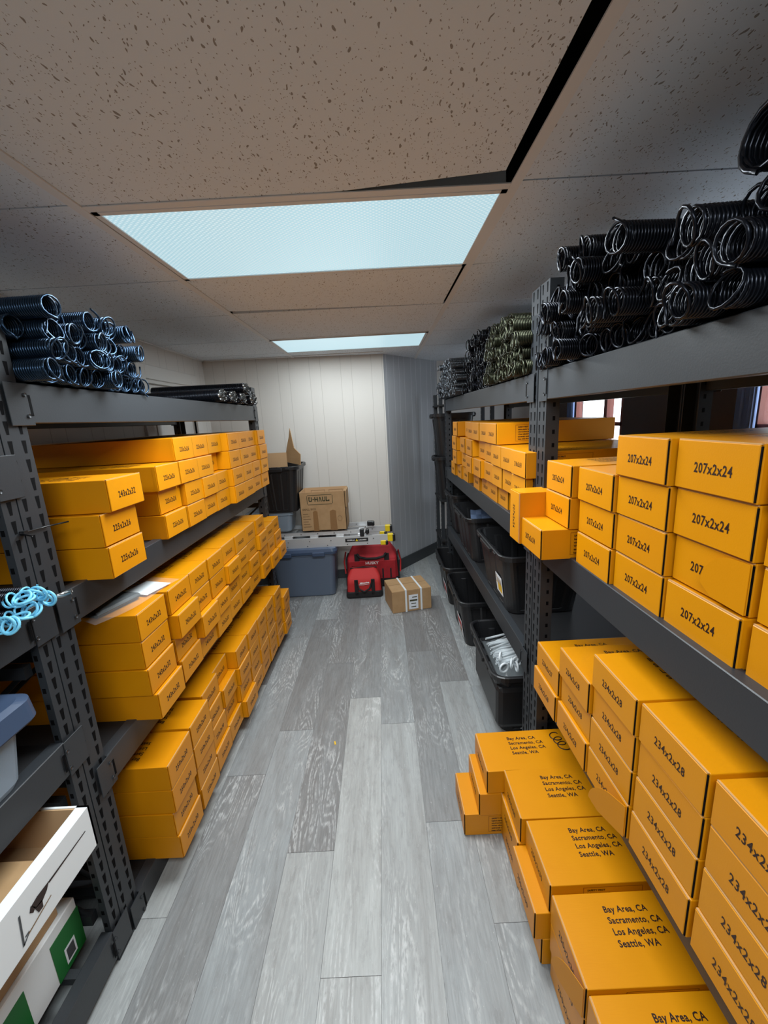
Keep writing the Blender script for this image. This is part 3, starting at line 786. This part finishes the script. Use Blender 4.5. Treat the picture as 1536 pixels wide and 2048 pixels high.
def tote(t, x, y, z, label, name='storage_tote', group=None, rz=0.0):
    o = put(t[0], name, None, (x, y, z), rz); put(t[1], 'rim', o); tag(o, label, 'storage bin', group); return o
def sticker(o, x, y0, y1, z0, z1, bits, lean=0.0):
    b = MB(); b.box(x-.0012, x, y0, y1, z0, z1, 'white_paper')
    for (a0, a1, c0, c1, key) in bits:
        b.box(x-.0018, x-.0012, y0+(y1-y0)*a0, y0+(y1-y0)*a1, z0+(z1-z0)*c0, z0+(z1-z0)*c1, key)
    p = b.build('label', o); p.rotation_euler = (0, lean, 0); return p
G1, G2 = 'black totes on the right middle shelf', 'black totes on the floor under the right rack'
ux = .585+.246
t_ = tote(T1, ux, 2.345, ZB_R, 'empty black tote with a yellow and white label, nearest the middle post, on shelf', group=G1)
sticker(t_, -.189, -.20, -.08, .10, .21, [(.06, .94, .55, .9, 'white_print'), (.08, .7, .12, .85, 'yellow_print'), (.72, .94, .5, .9, 'yellow_print')], -.12)
tote(T1, ux-.01, 3.19, ZB_R, 'black tote with a folded blue grey film bag inside, middle of shelf', group=G1)
tote(T3, ux+.012, 3.88, ZB_R, 'black tote furthest back on the right middle shelf', group=G1)
b = MB(); P = [(-.20, -.26, .30), (.06, -.24, .32), (.10, .02, .30), (-.14, .06, .34)]
rr_ = random.Random(5); n = 6; g = []
for i in range(n+1):
    for j in range(n+1):
        u, v = i/n, j/n; p = Vector(P[0])*(1-u)*(1-v)+Vector(P[1])*u*(1-v)+Vector(P[2])*u*v+Vector(P[3])*(1-u)*v
        g.append((p.x, p.y, p.z+rr_.uniform(-.012, .012)))
q = [(i*(n+1)+j, (i+1)*(n+1)+j, (i+1)*(n+1)+j+1, i*(n+1)+j+1) for i in range(n) for j in range(n)]
N_ = len(g); g2 = [(x, y, z-.012) for x, y, z in g]
b.add(g+g2, q+[tuple(k+N_ for k in f[::-1]) for f in q], 'blue_film')
tag(b.build('film_bag', None, (ux-.01, 3.19, ZB_R)), 'crumpled blue grey film bag lying in the middle black tote', 'bag')
lx = .50+.246
LW = []
t_ = tote(T2, lx, 2.165, 0.004, 'black tote on floor beside the middle post, holding bagged bolts', group=G2)
sticker(t_, -.189, -.20, -.06, .13, .26, [(.1, .9, .6, .9, 'red_print')], -.12)
t_ = tote(T2, lx-.012, 3.03, 0.004, 'empty black tote on floor, second from the middle post', group=G2)
sticker(t_, -.189, -.20, -.02, .06, .20, [(.1, .9, .5, .85, 'red_print'), (.2, .6, .15, .4, 'kraft_faint')], -.12)
t_ = tote(T2, lx-.02, 3.73, 0.004, 'empty black tote on floor, third from the middle post', group=G2)
sticker(t_, -.189, -.20, -.02, .06, .20, [(.12, .88, .3, .8, 'red_print')], -.12)
# bag of bolts in the near tote
hb = empty('hardware_bag', (lx-.065, 2.12, .285)); tag(hb, 'clear bag of white rods and washers lying in the near floor tote', 'bag')
b = MB(); rr_ = random.Random(9); ringpts = []
n, m = 10, 8; gv = []
for i in range(n+1):
    for j in range(m+1):
        u, v = i/n, j/m; e = math.sin(PI*u)**.5*math.sin(PI*v)**.5
        gv.append((-.13+.24*u, -.19+.38*v, .03+.075*e+rr_.uniform(-.01, .01)*e))
gq = [(i*(m+1)+j, (i+1)*(m+1)+j, (i+1)*(m+1)+j+1, i*(m+1)+j+1) for i in range(n) for j in range(m)]
b.add(gv, gq, 'clear_film', True); b.build('film', hb)
b = MB()
for k in range(24):
    y = -.06+.010*k+rr_.uniform(-.02, .02); z = .04+rr_.uniform(0, .035)
    b.cyl((-.11+rr_.uniform(-.01, .01), y-.04, z), (.09+rr_.uniform(-.02, .02), y+rr_.uniform(-.01, .07), z+.012), .0065, 'nylon', 7)
b.build('rod_bundle', hb)
for k in range(9):
    b = MB(); c = Vector((-.10+.025*k+rr_.uniform(-.02, .02), -.15+rr_.uniform(0, .09), .05+rr_.uniform(0, .03))); ax = rr_.uniform(0, 3)
    b.tube([c+Vector((.025*math.cos(t)*math.cos(ax), .025*math.cos(t)*math.sin(ax), .025*math.sin(t))) for t in [2*PI*i/14 for i in range(14)]], .006, 'nylon', 6, True)
    b.build('washer', hb)
b = MB(); b.box(-.16, .16, -.26, .26, -.22, .028, 'black_plastic', bev=.03, seg=2)
b.build('hardware_fill', hb)

# narrow side rack by the recess wall with two more totes
r = empty('storage_rack', (.88, 4.50, 0)); tag(r, 'narrow black slotted rack against the white recess at the far right', 'shelving rack', 'storage racks')
for x, y in ((-.27, -.2), (-.27, .2), (.25, -.2), (.25, .2)):
    b = MB(); b.box(-.018, .018, -.018, .018, 0, 1.9, 'rack')
    for k in range(36):
        b.box(-.0186, .0186, -.005, .005, .06+.05*k, .074+.05*k, 'white_paint')
    b.build('post', r, (x, y, 0))
for z in (.40, .835, 1.265, 1.80):
    b = MB(); b.box(-.30, .25, -.29, .2, z-.03, z-.014, 'deck'); b.build('shelf_panel', r)
T4 = tote_mesh(.40, .30, .45)
tote(T4, .735, 4.36, 1.25, 'black tote on upper shelf of the narrow far rack', group='black totes on the narrow far rack')
tote(T4, .745, 4.36, .82, 'black tote on middle shelf of the narrow far rack', group='black totes on the narrow far rack')

# ------------------------------------------------------------------ far end of the aisle
# grey lidded tote on the floor
b = MB(); x0, x1, y0, y1 = -1.13, -.50, 3.80, 4.16
def rr3(i, z): return [(x, y, z) for x, y in rrect(x0+i, x1-i, y0+i, y1-i, .05, 5)]
b.loft([rr3(.045, .0), rr3(.035, .012), rr3(.012, .42), rr3(.004, .425), rr3(.004, .455)], 'grey_tote')
gt = b.build('storage_tote'); tag(gt, 'large grey plastic tote with slate blue lid on floor below the ladder', 'storage bin')
b = MB(); b.loft([rr3(-.012, .445), rr3(-.016, .47), rr3(-.008, .498), rr3(.03, .504), rr3(.05, .494)], 'blue_lid')
for xx in (-.98, -.66): b.box(xx-.06, xx+.06, y0-.03, y0-.002, .43, .47, 'blue_lid', bev=.005)
b.build('lid', gt)
# folded step ladder lying across the totes
ld = empty('step_ladder', (-.5, 3.9, .505)); tag(ld, 'folded aluminium step ladder with yellow feet lying across the grey tote', 'ladder')
def rail(name, x0, x1, y, z, hgt, foot, fk='yellow_plastic', t=.024):
    b = MB(); b.prism([(y, z), (y+t, z), (y+t, z+.006), (y+.006, z+.006), (y+.006, z+hgt-.006), (y+t, z+hgt-.006), (y+t, z+hgt), (y, z+hgt)], x0, x1, 'alu', 'x')
    for k in range(5): b.cyl((x0+(x1-x0)*(.15+.18*k), y-.003, z+hgt*.5), (x0+(x1-x0)*(.15+.18*k), y, z+hgt*.5), .006, 'bolt', 8)
    o = b.build(name, ld)
    if foot:
        b = MB(); b.box(x1-.012, x1+.045, y-.006, y+t+.012, z-.008, z+hgt+.006, fk, bev=.006); b.box(x1+.03, x1+.062, y-.008, y+t+.014, z-.01, z+hgt+.004, 'black_plastic', bev=.008)
        f_ = b.build('foot', o); f_['label'] = 'yellow foot with black rubber tip'
    return o
rl = rail('rail', -.62, .52, -.06, .028, .062, True)
b = MB(); b.box(.10, .32, -.0645, -.06, .035, .070, 'black_plastic')
g = text_geo('GORILLA', .017, .0005, 1.05); letter(b, g, (.155, -.0652, .0525), (1, 0, 0), (0, 0, 1), 'white_print')
g = text_geo('LADDERS', .017, .0005, 1.05); letter(b, g, (.266, -.0652, .0525), (1, 0, 0), (0, 0, 1), 'white_print')
b.poly([(.198, -.0652, .042), (.224, -.0652, .042), (.211, -.0652, .066)], 'yellow_plastic')
b.build('maker_plate', rl)
rail('rail', -.62, .45, -.06, -.0035, .032, True)
rail('rail', -.62, .50, .26, .040, .055, True)
rail('rail', -.62, .44, .26, .0, .032, True)
rail('rail', -.62, .27, -.02, .105, .035, True, 'black_plastic')
rail('rail', -.62, .32, .20, .125, .035, True, 'black_plastic')
for k, x in enumerate((-.45, -.2, .05, .26)):
    b = MB(); b.box(x-.04, x+.04, -.04, .265, .083, .108, 'alu', bev=.004)
    for i in range(4): b.box(x-.036+.02*i, x-.03+.02*i, -.03, .255, .108, .111, 'alu')
    b.build('step', ld)
b = MB(); b.tube([(.27, -.05, .09), (.30, -.05, .16), (.31, -.05, .175)], .012, 'alu', 8); b.tube([(.33, -.05, .10), (.42, -.045, .05)], .008, 'alu', 8)
b.box(.245, .285, -.075, -.045, .085, .16, 'black_plastic', bev=.006); b.build('spreader_hinge', ld)
# open moving carton on the ladder
ub = empty('cardboard_box', (-.59, 4.0, .665)); tag(ub, 'open brown moving carton standing on the ladder', 'box')
b = MB(); w, l, h, t = .43, .30, .375, .005
for a in ((-w/2, w/2, -l/2, -l/2+t), (-w/2, w/2, l/2-t, l/2), (-w/2, -w/2+t, -l/2, l/2), (w/2-t, w/2, -l/2, l/2)):
    b.box(*a, 0, h, 'kraft')
b.box(-w/2, w/2, -l/2, l/2, 0, t, 'kraft')
b.box(-w/2+t, w/2-t, l/2-t-.001, l/2-t, t, h, 'kraft_in'); b.box(-w/2+t, -w/2+t+.001, -l/2+t, l/2-t, t, h, 'kraft_in'); b.box(w/2-t-.001, w/2-t, -l/2+t, l/2-t, t, h, 'kraft_in')
for xa, xb in ((-.15, -.01), (.03, .17)):
    for q in ((xa, xb, .345, .348), (xa, xb, .30, .303), (xa, xa+.003, .30, .348), (xb-.003, xb, .30, .348)): b.box(q[0], q[1], l/2-t-.002, l/2-t-.001, q[2], q[3], 'kraft_faint')
y = -l/2-.0008
bb = MB()
def line(x0, x1, z0, z1, key='kraft_ink', y=y): b.poly([(x0, y, z0), (x1, y, z0), (x1, y, z1), (x0, y, z1)], key)
fx0, fx1, fz0, fz1 = -.145, .10, .255, .35
for q in ((fx0+.008, fx1-.008, fz0, fz0+.005), (fx0+.008, fx1-.008, fz1-.005, fz1), (fx0, fx0+.005, fz0+.008, fz1-.008), (fx1-.005, fx1, fz0+.008, fz1-.008)): line(*q)
# block lettering U-HAUL drawn as bars
def glyph(x, segs, wd):
    for (a0, a1, c0, c1) in segs: line(x+a0*wd, x+a1*wd, .285+c0*.045, .285+c1*.045)
gw = .032; X = -.128
glyph(X, [(0, .28, .15, 1), (.72, 1, .15, 1), (.1, .9, 0, .25), (0, .45, .82, 1)], gw)
glyph(X+.037, [(0, .5, .4, .62)], gw)
glyph(X+.056, [(0, .28, 0, 1), (.72, 1, 0, 1), (0, 1, .4, .62)], gw)
b.add([(X+.092, y, .285), (X+.102, y, .285), (X+.108, y, .315), (X+.114, y, .285), (X+.125, y, .285), (X+.113, y, .33), (X+.104, y, .33)], [(0, 1, 2, 5, 6), (2, 3, 4, 5)], 'kraft_ink')
glyph(X+.128, [(0, .28, .15, 1), (.72, 1, .15, 1), (.1, .9, 0, .25)], gw)
glyph(X+.164, [(0, .28, 0, 1), (0, 1, 0, .22), (.75, 1, 0, .4)], gw)
g = text_geo('SMALL BOX', .026, .0012, .95, 1, 'LEFT'); letter(b, g, (-.195, y, .205), (1, 0, 0), (0, 0, 1), 'kraft_faint')
for k in range(6): line(-.195, -.195+.05+.012*(k % 3), .165-.025*k, .172-.025*k, 'kraft_faint')
for xa, xb, za, zb in ((-.10, -.05, 0, .20), (.06, .125, 0, .20)):
    b.poly([(xa, y-.0004, za), (xb, y-.0004, za), (xb-.004, y-.0004, zb-.01), ((xa+xb)/2, y-.0004, zb), (xa+.003, y-.0004, zb-.012)], 'tape')
b.tube([(.155+.02*math.cos(a), y, .115+.026*math.sin(a)) for a in [2*PI*i/16 for i in range(16)]], .0012, 'kraft_faint', 4, True)
b.build('carton_body', ub)
b = MB(); b.box(w/2-.002, w/2+.010, -l/2+.02, l/2-.02, h-.16, h-.005, 'kraft'); b.build('side_flap', ub)
# cloudy tote behind, and the black tote with cardboard standing on it
b = MB()
def rr4(i, z, x0=-1.32, x1=-.89, y0=3.84, y1=4.10): return [(x, y, z) for x, y in rrect(x0+i, x1-i, y0+i, y1-i, .04, 5)]
b.loft([rr4(.03, .668), rr4(.02, .68), rr4(.0, .83), rr4(-.012, .835), rr4(-.012, .865), rr4(.0, .87)], 'clear_tote')
tag(b.build('storage_tote'), 'cloudy grey plastic tote under the black bin at far left', 'storage bin')
T5 = tote_mesh(.44, .40, .43, rib=True)
t_ = tote(T5, -.985, 3.98, .872, 'tall black bin with cardboard sticking out, by the far wall', rz=PI/2)
cb = empty('cardboard_sheet', (-1.0, 3.93, .90)); tag(cb, 'brown cardboard with raised pointed flap standing in the far black bin', 'cardboard')
b = MB(); b.box(-.17, .10, 0, .005, 0, .52, 'kraft_in'); b.build('panel', cb)
b = MB(); b.prism([(-.12, .40), (.06, .43), (.03, .56), (-.01, .66), (-.03, .74), (-.06, .56), (-.13, .50)], 0, .006, 'kraft', 'x', Matrix.Translation((.13, 0, 0)) @ Matrix.Rotation(1.05, 4, 'Z')); b.build('flap', cb)

# red tool bags
def soft_bag(w, l, h, key, bulge=.12, n=10):
    """rounded duffle block w (x) by l (y), soft top"""
    rings = []
    for i in range(n+1):
        t = i/n; k = 1-.10*t-.25*max(0, t-.72)/.28*.9; kl = 1-.06*t-.75*max(0, t-.62)/.38
        rings.append([(x, y, h*t) for x, y in rrect(-w/2*k, w/2*k, -l/2*kl, l/2*kl, .03, 5)])
    b = MB(); b.loft(rings, key, True, True, True); return b
def bag(name, w, l, h, key, loc, rz, label):
    r = empty(name, loc, rz); tag(r, label, 'tool bag')
    soft_bag(w, l, h, key).build('bag_body', r)
    b = MB(); b.loft([[(x, y, z) for x, y in rrect(-w/2-k, w/2+k, -l/2-k, l/2+k, .035, 5)] for z, k in ((0, .002), (.02, .008), (h*.2, .006), (h*.24, .001))], 'black_cloth', True, False); b.build('bag_base', r)
    return r
bg = bag('tool_bag', .54, .30, .44, 'red_cloth', (-.16, 4.15, 0), -.02, 'large dark red tool bag below the ladder feet at far wall')
b = MB()
for s in (-.15, .15): b.box(s-.025, s+.025, -.158, -.150, .05, .36, 'black_cloth', bev=.003)
b.tube([(-.15, -.155, .36), (-.12, -.17, .33), (-.05, -.178, .315), (.05, -.178, .315), (.12, -.17, .33), (.15, -.155, .36)], .013, 'black_cloth', 8); b.build('carry_handle', bg)
b = MB(); b.box(-.24, .24, -.162, -.148, .09, .287, 'red_cloth', bev=.006)
for k in range(6): b.box(-.22+.08*k, -.205+.08*k, -.166, -.160, .10, .20, 'black_cloth')
b.box(-.2, .06, -.170, -.158, .15, .20, 'black_cloth', bev=.004)
g = text_geo('HUSKY', .04, .001, 1.05); letter(b, g, (.0, -.1632, .262), (1, 0, 0), (0, 0, 1), 'white_print')
b.build('front_pocket', bg)
b = MB()
for s in (-1, 1): b.tube([(s*.27, -.06, .36), (s*.292, -.06, .25), (s*.285, -.05, .12)], .008, 'red_bright', 6); b.box(s*.262-.008, s*.262+.008, -.09, .09, .06, .30, 'black_cloth', bev=.004)
b.build('side_strap', bg)
bs = bag('tool_bag', .34, .24, .28, 'red_bright', (-.245, 3.86, 0), .03, 'small bright red tool bag on floor before the larger red bag')
b = MB()
for s in (-.075, .085): b.box(s-.018, s+.018, -.128, -.118, .03, .19, 'black_cloth', bev=.003)
b.box(-.15, .15, -.128, -.116, .02, .065, 'black_cloth', bev=.006)
b.tube([(-.075, -.122, .18), (-.05, -.14, .10), (.0, -.15, .075), (.05, -.14, .10), (.085, -.122, .18)], .009, 'black_cloth', 8); b.build('carry_handle', bs)
b = MB(); b.tube([(-.13, -.02, .272), (0, -.03, .282), (.13, -.02, .272)], .006, 'black_cloth', 6)
g = text_geo('Milwaukee', .021, .0008, 1.0)
letter(b, g, (.005, -.1235, .155), (1, 0, .08), (0, .18, .98), 'white_print')
b.tube([(-.05, -.126, .138), (0, -.127, .136), (.05, -.126, .143)], .0022, 'white_print', 5); b.build('zip_and_print', bs)
# strapped parcel
pc = empty('parcel', (.162, 3.554, 0), .22); tag(pc, 'strapped brown parcel with white label on the floor at aisle end', 'box')
b = MB(); w, l, h = .36, .30, .205
b.box(-w/2, w/2, -l/2, l/2, .0, h, 'kraft', bev=.006, seg=2); b.box(-w/2+.004, w/2-.004, -.003, .003, h-.001, h+.0006, 'kraft_faint'); b.build('carton_body', pc)
for x in (-.055, .085):
    b = MB(); b.box(x-.008, x+.008, -l/2-.0025, l/2+.0025, h-.001, h+.0025, 'nylon'); b.box(x-.008, x+.008, -l/2-.0025, -l/2, 0.001, h, 'nylon'); b.box(x-.008, x+.008, l/2, l/2+.0025, .001, h, 'nylon'); b.build('strap', pc)
b = MB(); b.box(-.03, .055, -l/2-.002, -l/2, .02, .155, 'white_paper')
for k, (a, c) in enumerate(((.0, .045), (-.022, .047), (-.01, .035), (-.01, .035))): b.box(a, c, -l/2-.0026, -l/2-.002, .128-.03*k-.004*(k == 1), .136-.03*k+.004*(k == 1), 'kraft_ink')
b.build('label', pc)

# ------------------------------------------------------------------ things on the left near rack
# slate-blue lidded clear tote
b = MB()
def rr5(i, z, x0=-1.45, x1=-.905, y0=.38, y1=.94): return [(x, y, z) for x, y in rrect(x0+i, x1-i, y0+i, y1-i, .04, 6)]
b.loft([rr5(.05, .836), rr5(.044, .85), rr5(.03, .99), rr5(.018, .995), rr5(.018, 1.02)], 'clear_tote')
ct = b.build('storage_tote'); tag(ct, 'clear plastic tote with slate blue lid at the left picture edge', 'storage bin')
b = MB(); b.loft([rr5(.004, .992), rr5(.0, .998), rr5(.004, 1.048), rr5(.02, 1.056), rr5(.06, 1.056), rr5(.075, 1.042)], 'blue_lid'); b.build('lid', ct)
b = MB()
for k in range(9): b.box(-1.36+.04*k, -1.34+.04*k, .50+.03*(k % 3), .86, .85, .89+.012*(k % 4), 'rod' if k % 2 else 'kraft_faint')
tag(b.build('hardware_pack'), 'mixed pale hardware inside the slate blue lidded tote', 'hardware', kind='stuff')
# light-blue ended extension springs hanging over the shelf edge
LOOP = MB()
for c, R_, tilt in (((-.012, 0, .0), .019, .3), ((-.006, .004, .0), .019, .75)):
    LOOP.tube([(c[0]-R_*math.cos(t)*1.0, c[1]+R_*math.sin(t)*math.sin(tilt), c[2]+R_*math.sin(t)*math.cos(tilt)) for t in [2*PI*i/18 for i in range(18)]], .0032, 'cyan_paint', 7, True)
LOOP = LOOP.mesh('end_loop')
es = spring_mesh(.0165, .0026, .50, 'spring', 301, 'cyan_paint')
for i, (y, x, z, rx, ry) in enumerate(((.985, -.905, .037, .3, -.1), (.945, -.915, .022, 1.2, .15), (.905, -.91, .022, 2.2, .1), (.965, -.91, .058, 0.1, -.2), (.868, -.905, .022, .8, .05), (.925, -.912, .060, 1.7, .1))):
    o = put(es, 'extension_spring', None, (x, y, 1.245+z)); o.rotation_euler = (rx, 0, PI+.02*(i-2))
    p = put(LOOP, 'end_loop', o, (-.03, 0, 0)); p['label'] = 'light blue painted end loop'
    tag(o, 'black extension spring with light blue loop, %s, left shelf edge' % ['nearest the post', 'second from the post, low', 'third from the post', 'upper one beside the post', 'furthest from the post', 'upper one away from the post'][i], 'spring', 'light blue ended springs at the left edge')
b = MB(); b.tube([(0, 0, 0), (.05, 0, .004), (.07, .005, .0)], .005, 'cast', 8)
for s in (-1, 1): b.tube([(.07, .004, 0), (.085, .004+s*.011, .002), (.10, .004+s*.010, .004)], .005, 'cast', 8)
tag(b.build('clevis_hook', None, (-.93, .985, 1.27), .55), 'small grey forked clip lying among the light blue loops', 'hook')
# long box under that shelf edge: white open carton upper, white and green box lower
wb = empty('white_box', (-.86, .54, .555)); tag(wb, 'open white carton with black bar picture, upper one at lower left', 'box')
b = MB(); L2, W, HH, t = .41, .46, .13, .006
b.box(-t, 0, -L2, L2*.99, 0, HH, 'white_card'); b.box(-.032, -t, -L2, L2*.99, HH-.004, HH, 'white_card')
b.box(-.033, -.028, -L2, L2*.99, .0, HH-.004, 'kraft_in'); b.box(-W, 0, L2*.99-t, L2*.99, 0, HH, 'white_card'); b.box(-W, 0, -L2, -L2+t, 0, HH, 'white_card'); b.box(-W, -W+t, -L2, L2*.99, 0, HH, 'white_card')
b.box(-W, -t, -L2, L2*.99, 0, .006, 'kraft_in'); b.box(-W+t, -.033, L2*.99-t-.004, L2*.99-t, 0, HH-.002, 'kraft_in')
X0 = .0008
def pl(*q): b.poly([(X0, y, z) for y, z in q], 'ink' if q[0][0] > .18 else 'grey_base')
pl((.376, .079), (.376, .076), (.250, .074), (.246, .080)); pl((.250, .080), (.240, .066), (.224, .056), (.205, .060), (.197, .078), (.215, .082))
pl((.224, .060), (.222, .041), (.209, .042), (.203, .062)); pl((.206, .064), (.198, .058), (.190, .068), (.196, .080))
pl((.171, .092), (.166, .092), (.158, .016), (.163, .016)); pl((.176, .030), (.176, .026), (.162, .016), (.160, .020)); pl((.168, .033), (.179, .034), (.179, .030), (.168, .029))
b.poly([(X0, .176, .030), (X0, .246, .043), (X0, .246, .040), (X0, .176, .026)], 'kraft_faint')
b.build('carton_body', wb)
for y0, y1 in ((.16, .30), (-.02, .03), (-.22, -.10)):
    b = MB(); b.box(-.40, -.04, y0, y1, .006, .085, 'kraft', bev=.004); b.build('packing_insert', wb)
gb = empty('white_box', (-1.02, .62, .12)); tag(gb, 'white box with green printed panels, lowest at lower left', 'box')
b = MB(); b.box(-.5, 0, -.42, .375, 0, .178, 'white_card', bev=.003); b.box(-.49, -.012, -.41, .33, .178, .432, 'kraft', bev=.004)
for y0, y1 in ((.267, .3755), (.06, .178)):
    b.box(-.004, .0012, y0, y1, .002, .141, 'green_print')
    b.box(.0012, .0018, y0+.035, y0+.075, .02, .075, 'white_paper'); b.box(.0018, .0022, y0+.041, y0+.069, .027, .068, 'grey_base')
b.box(-.12, -.0, .3745, .3762, .004, .125, 'green_print')
b.build('carton_body', gb)

# plastic sleeve with card on the left middle cartons
zt = ZB_L-.006+H*4
pb = empty('plastic_sleeve', (-.985, 1.46, zt+.001), -.28); tag(pb, 'clear plastic sleeve with white card and dark part on left middle cartons', 'bag')
rr_ = random.Random(4); n, m = 12, 6; gv = []
for i in range(n+1):
    for j in range(m+1):
        u, v = i/n, j/m; e = (math.sin(PI*v)*math.sin(PI*min(1, u+.05)))**.6
        gv.append((-.10+.18*v+.02*math.sin(u*5), -.20+.40*u, .003+.03*e*(1-u*.6)+rr_.uniform(0, .009)*e))
b = MB(); gq = [(i*(m+1)+j, (i+1)*(m+1)+j, (i+1)*(m+1)+j+1, i*(m+1)+j+1) for i in range(n) for j in range(m)]
b.add(gv, gq, 'clear_film'); b.build('film', pb)
b = MB(); b.box(-.06, .06, .03, .15, .004, .006, 'white_card'); b.build('card', pb)
b = MB(); b.box(-.07, .05, -.17, .02, .003, .022, 'black_plastic', bev=.008); b.build('dark_part', pb)
# cable tie round the left post
b = MB(); b.tube([(-.905, 1.03, 1.435), (-.944, 1.04, 1.44), (-.944, 1.13, 1.437), (-.91, 1.165, 1.44)], .0022, 'black_plastic', 6); b.box(-.95, -.938, 1.045, 1.058, 1.433, 1.445, 'black_plastic')
tag(b.build('cable_tie'), 'thin black cable tie wrapped around the left front post', 'cable tie')
# litter on the floor
for i, (x, y, k, s, lb) in enumerate(((-.335, 1.90, 'yellow_print', .012, 'tan scrap of paper on the floor in the middle of the aisle'),)):
    b = MB(); b.box(-.004, .004, -s, s, .0005, .002, k); tag(b.build('paper_scrap', None, (x, y, 0), .25), lb, 'scrap')
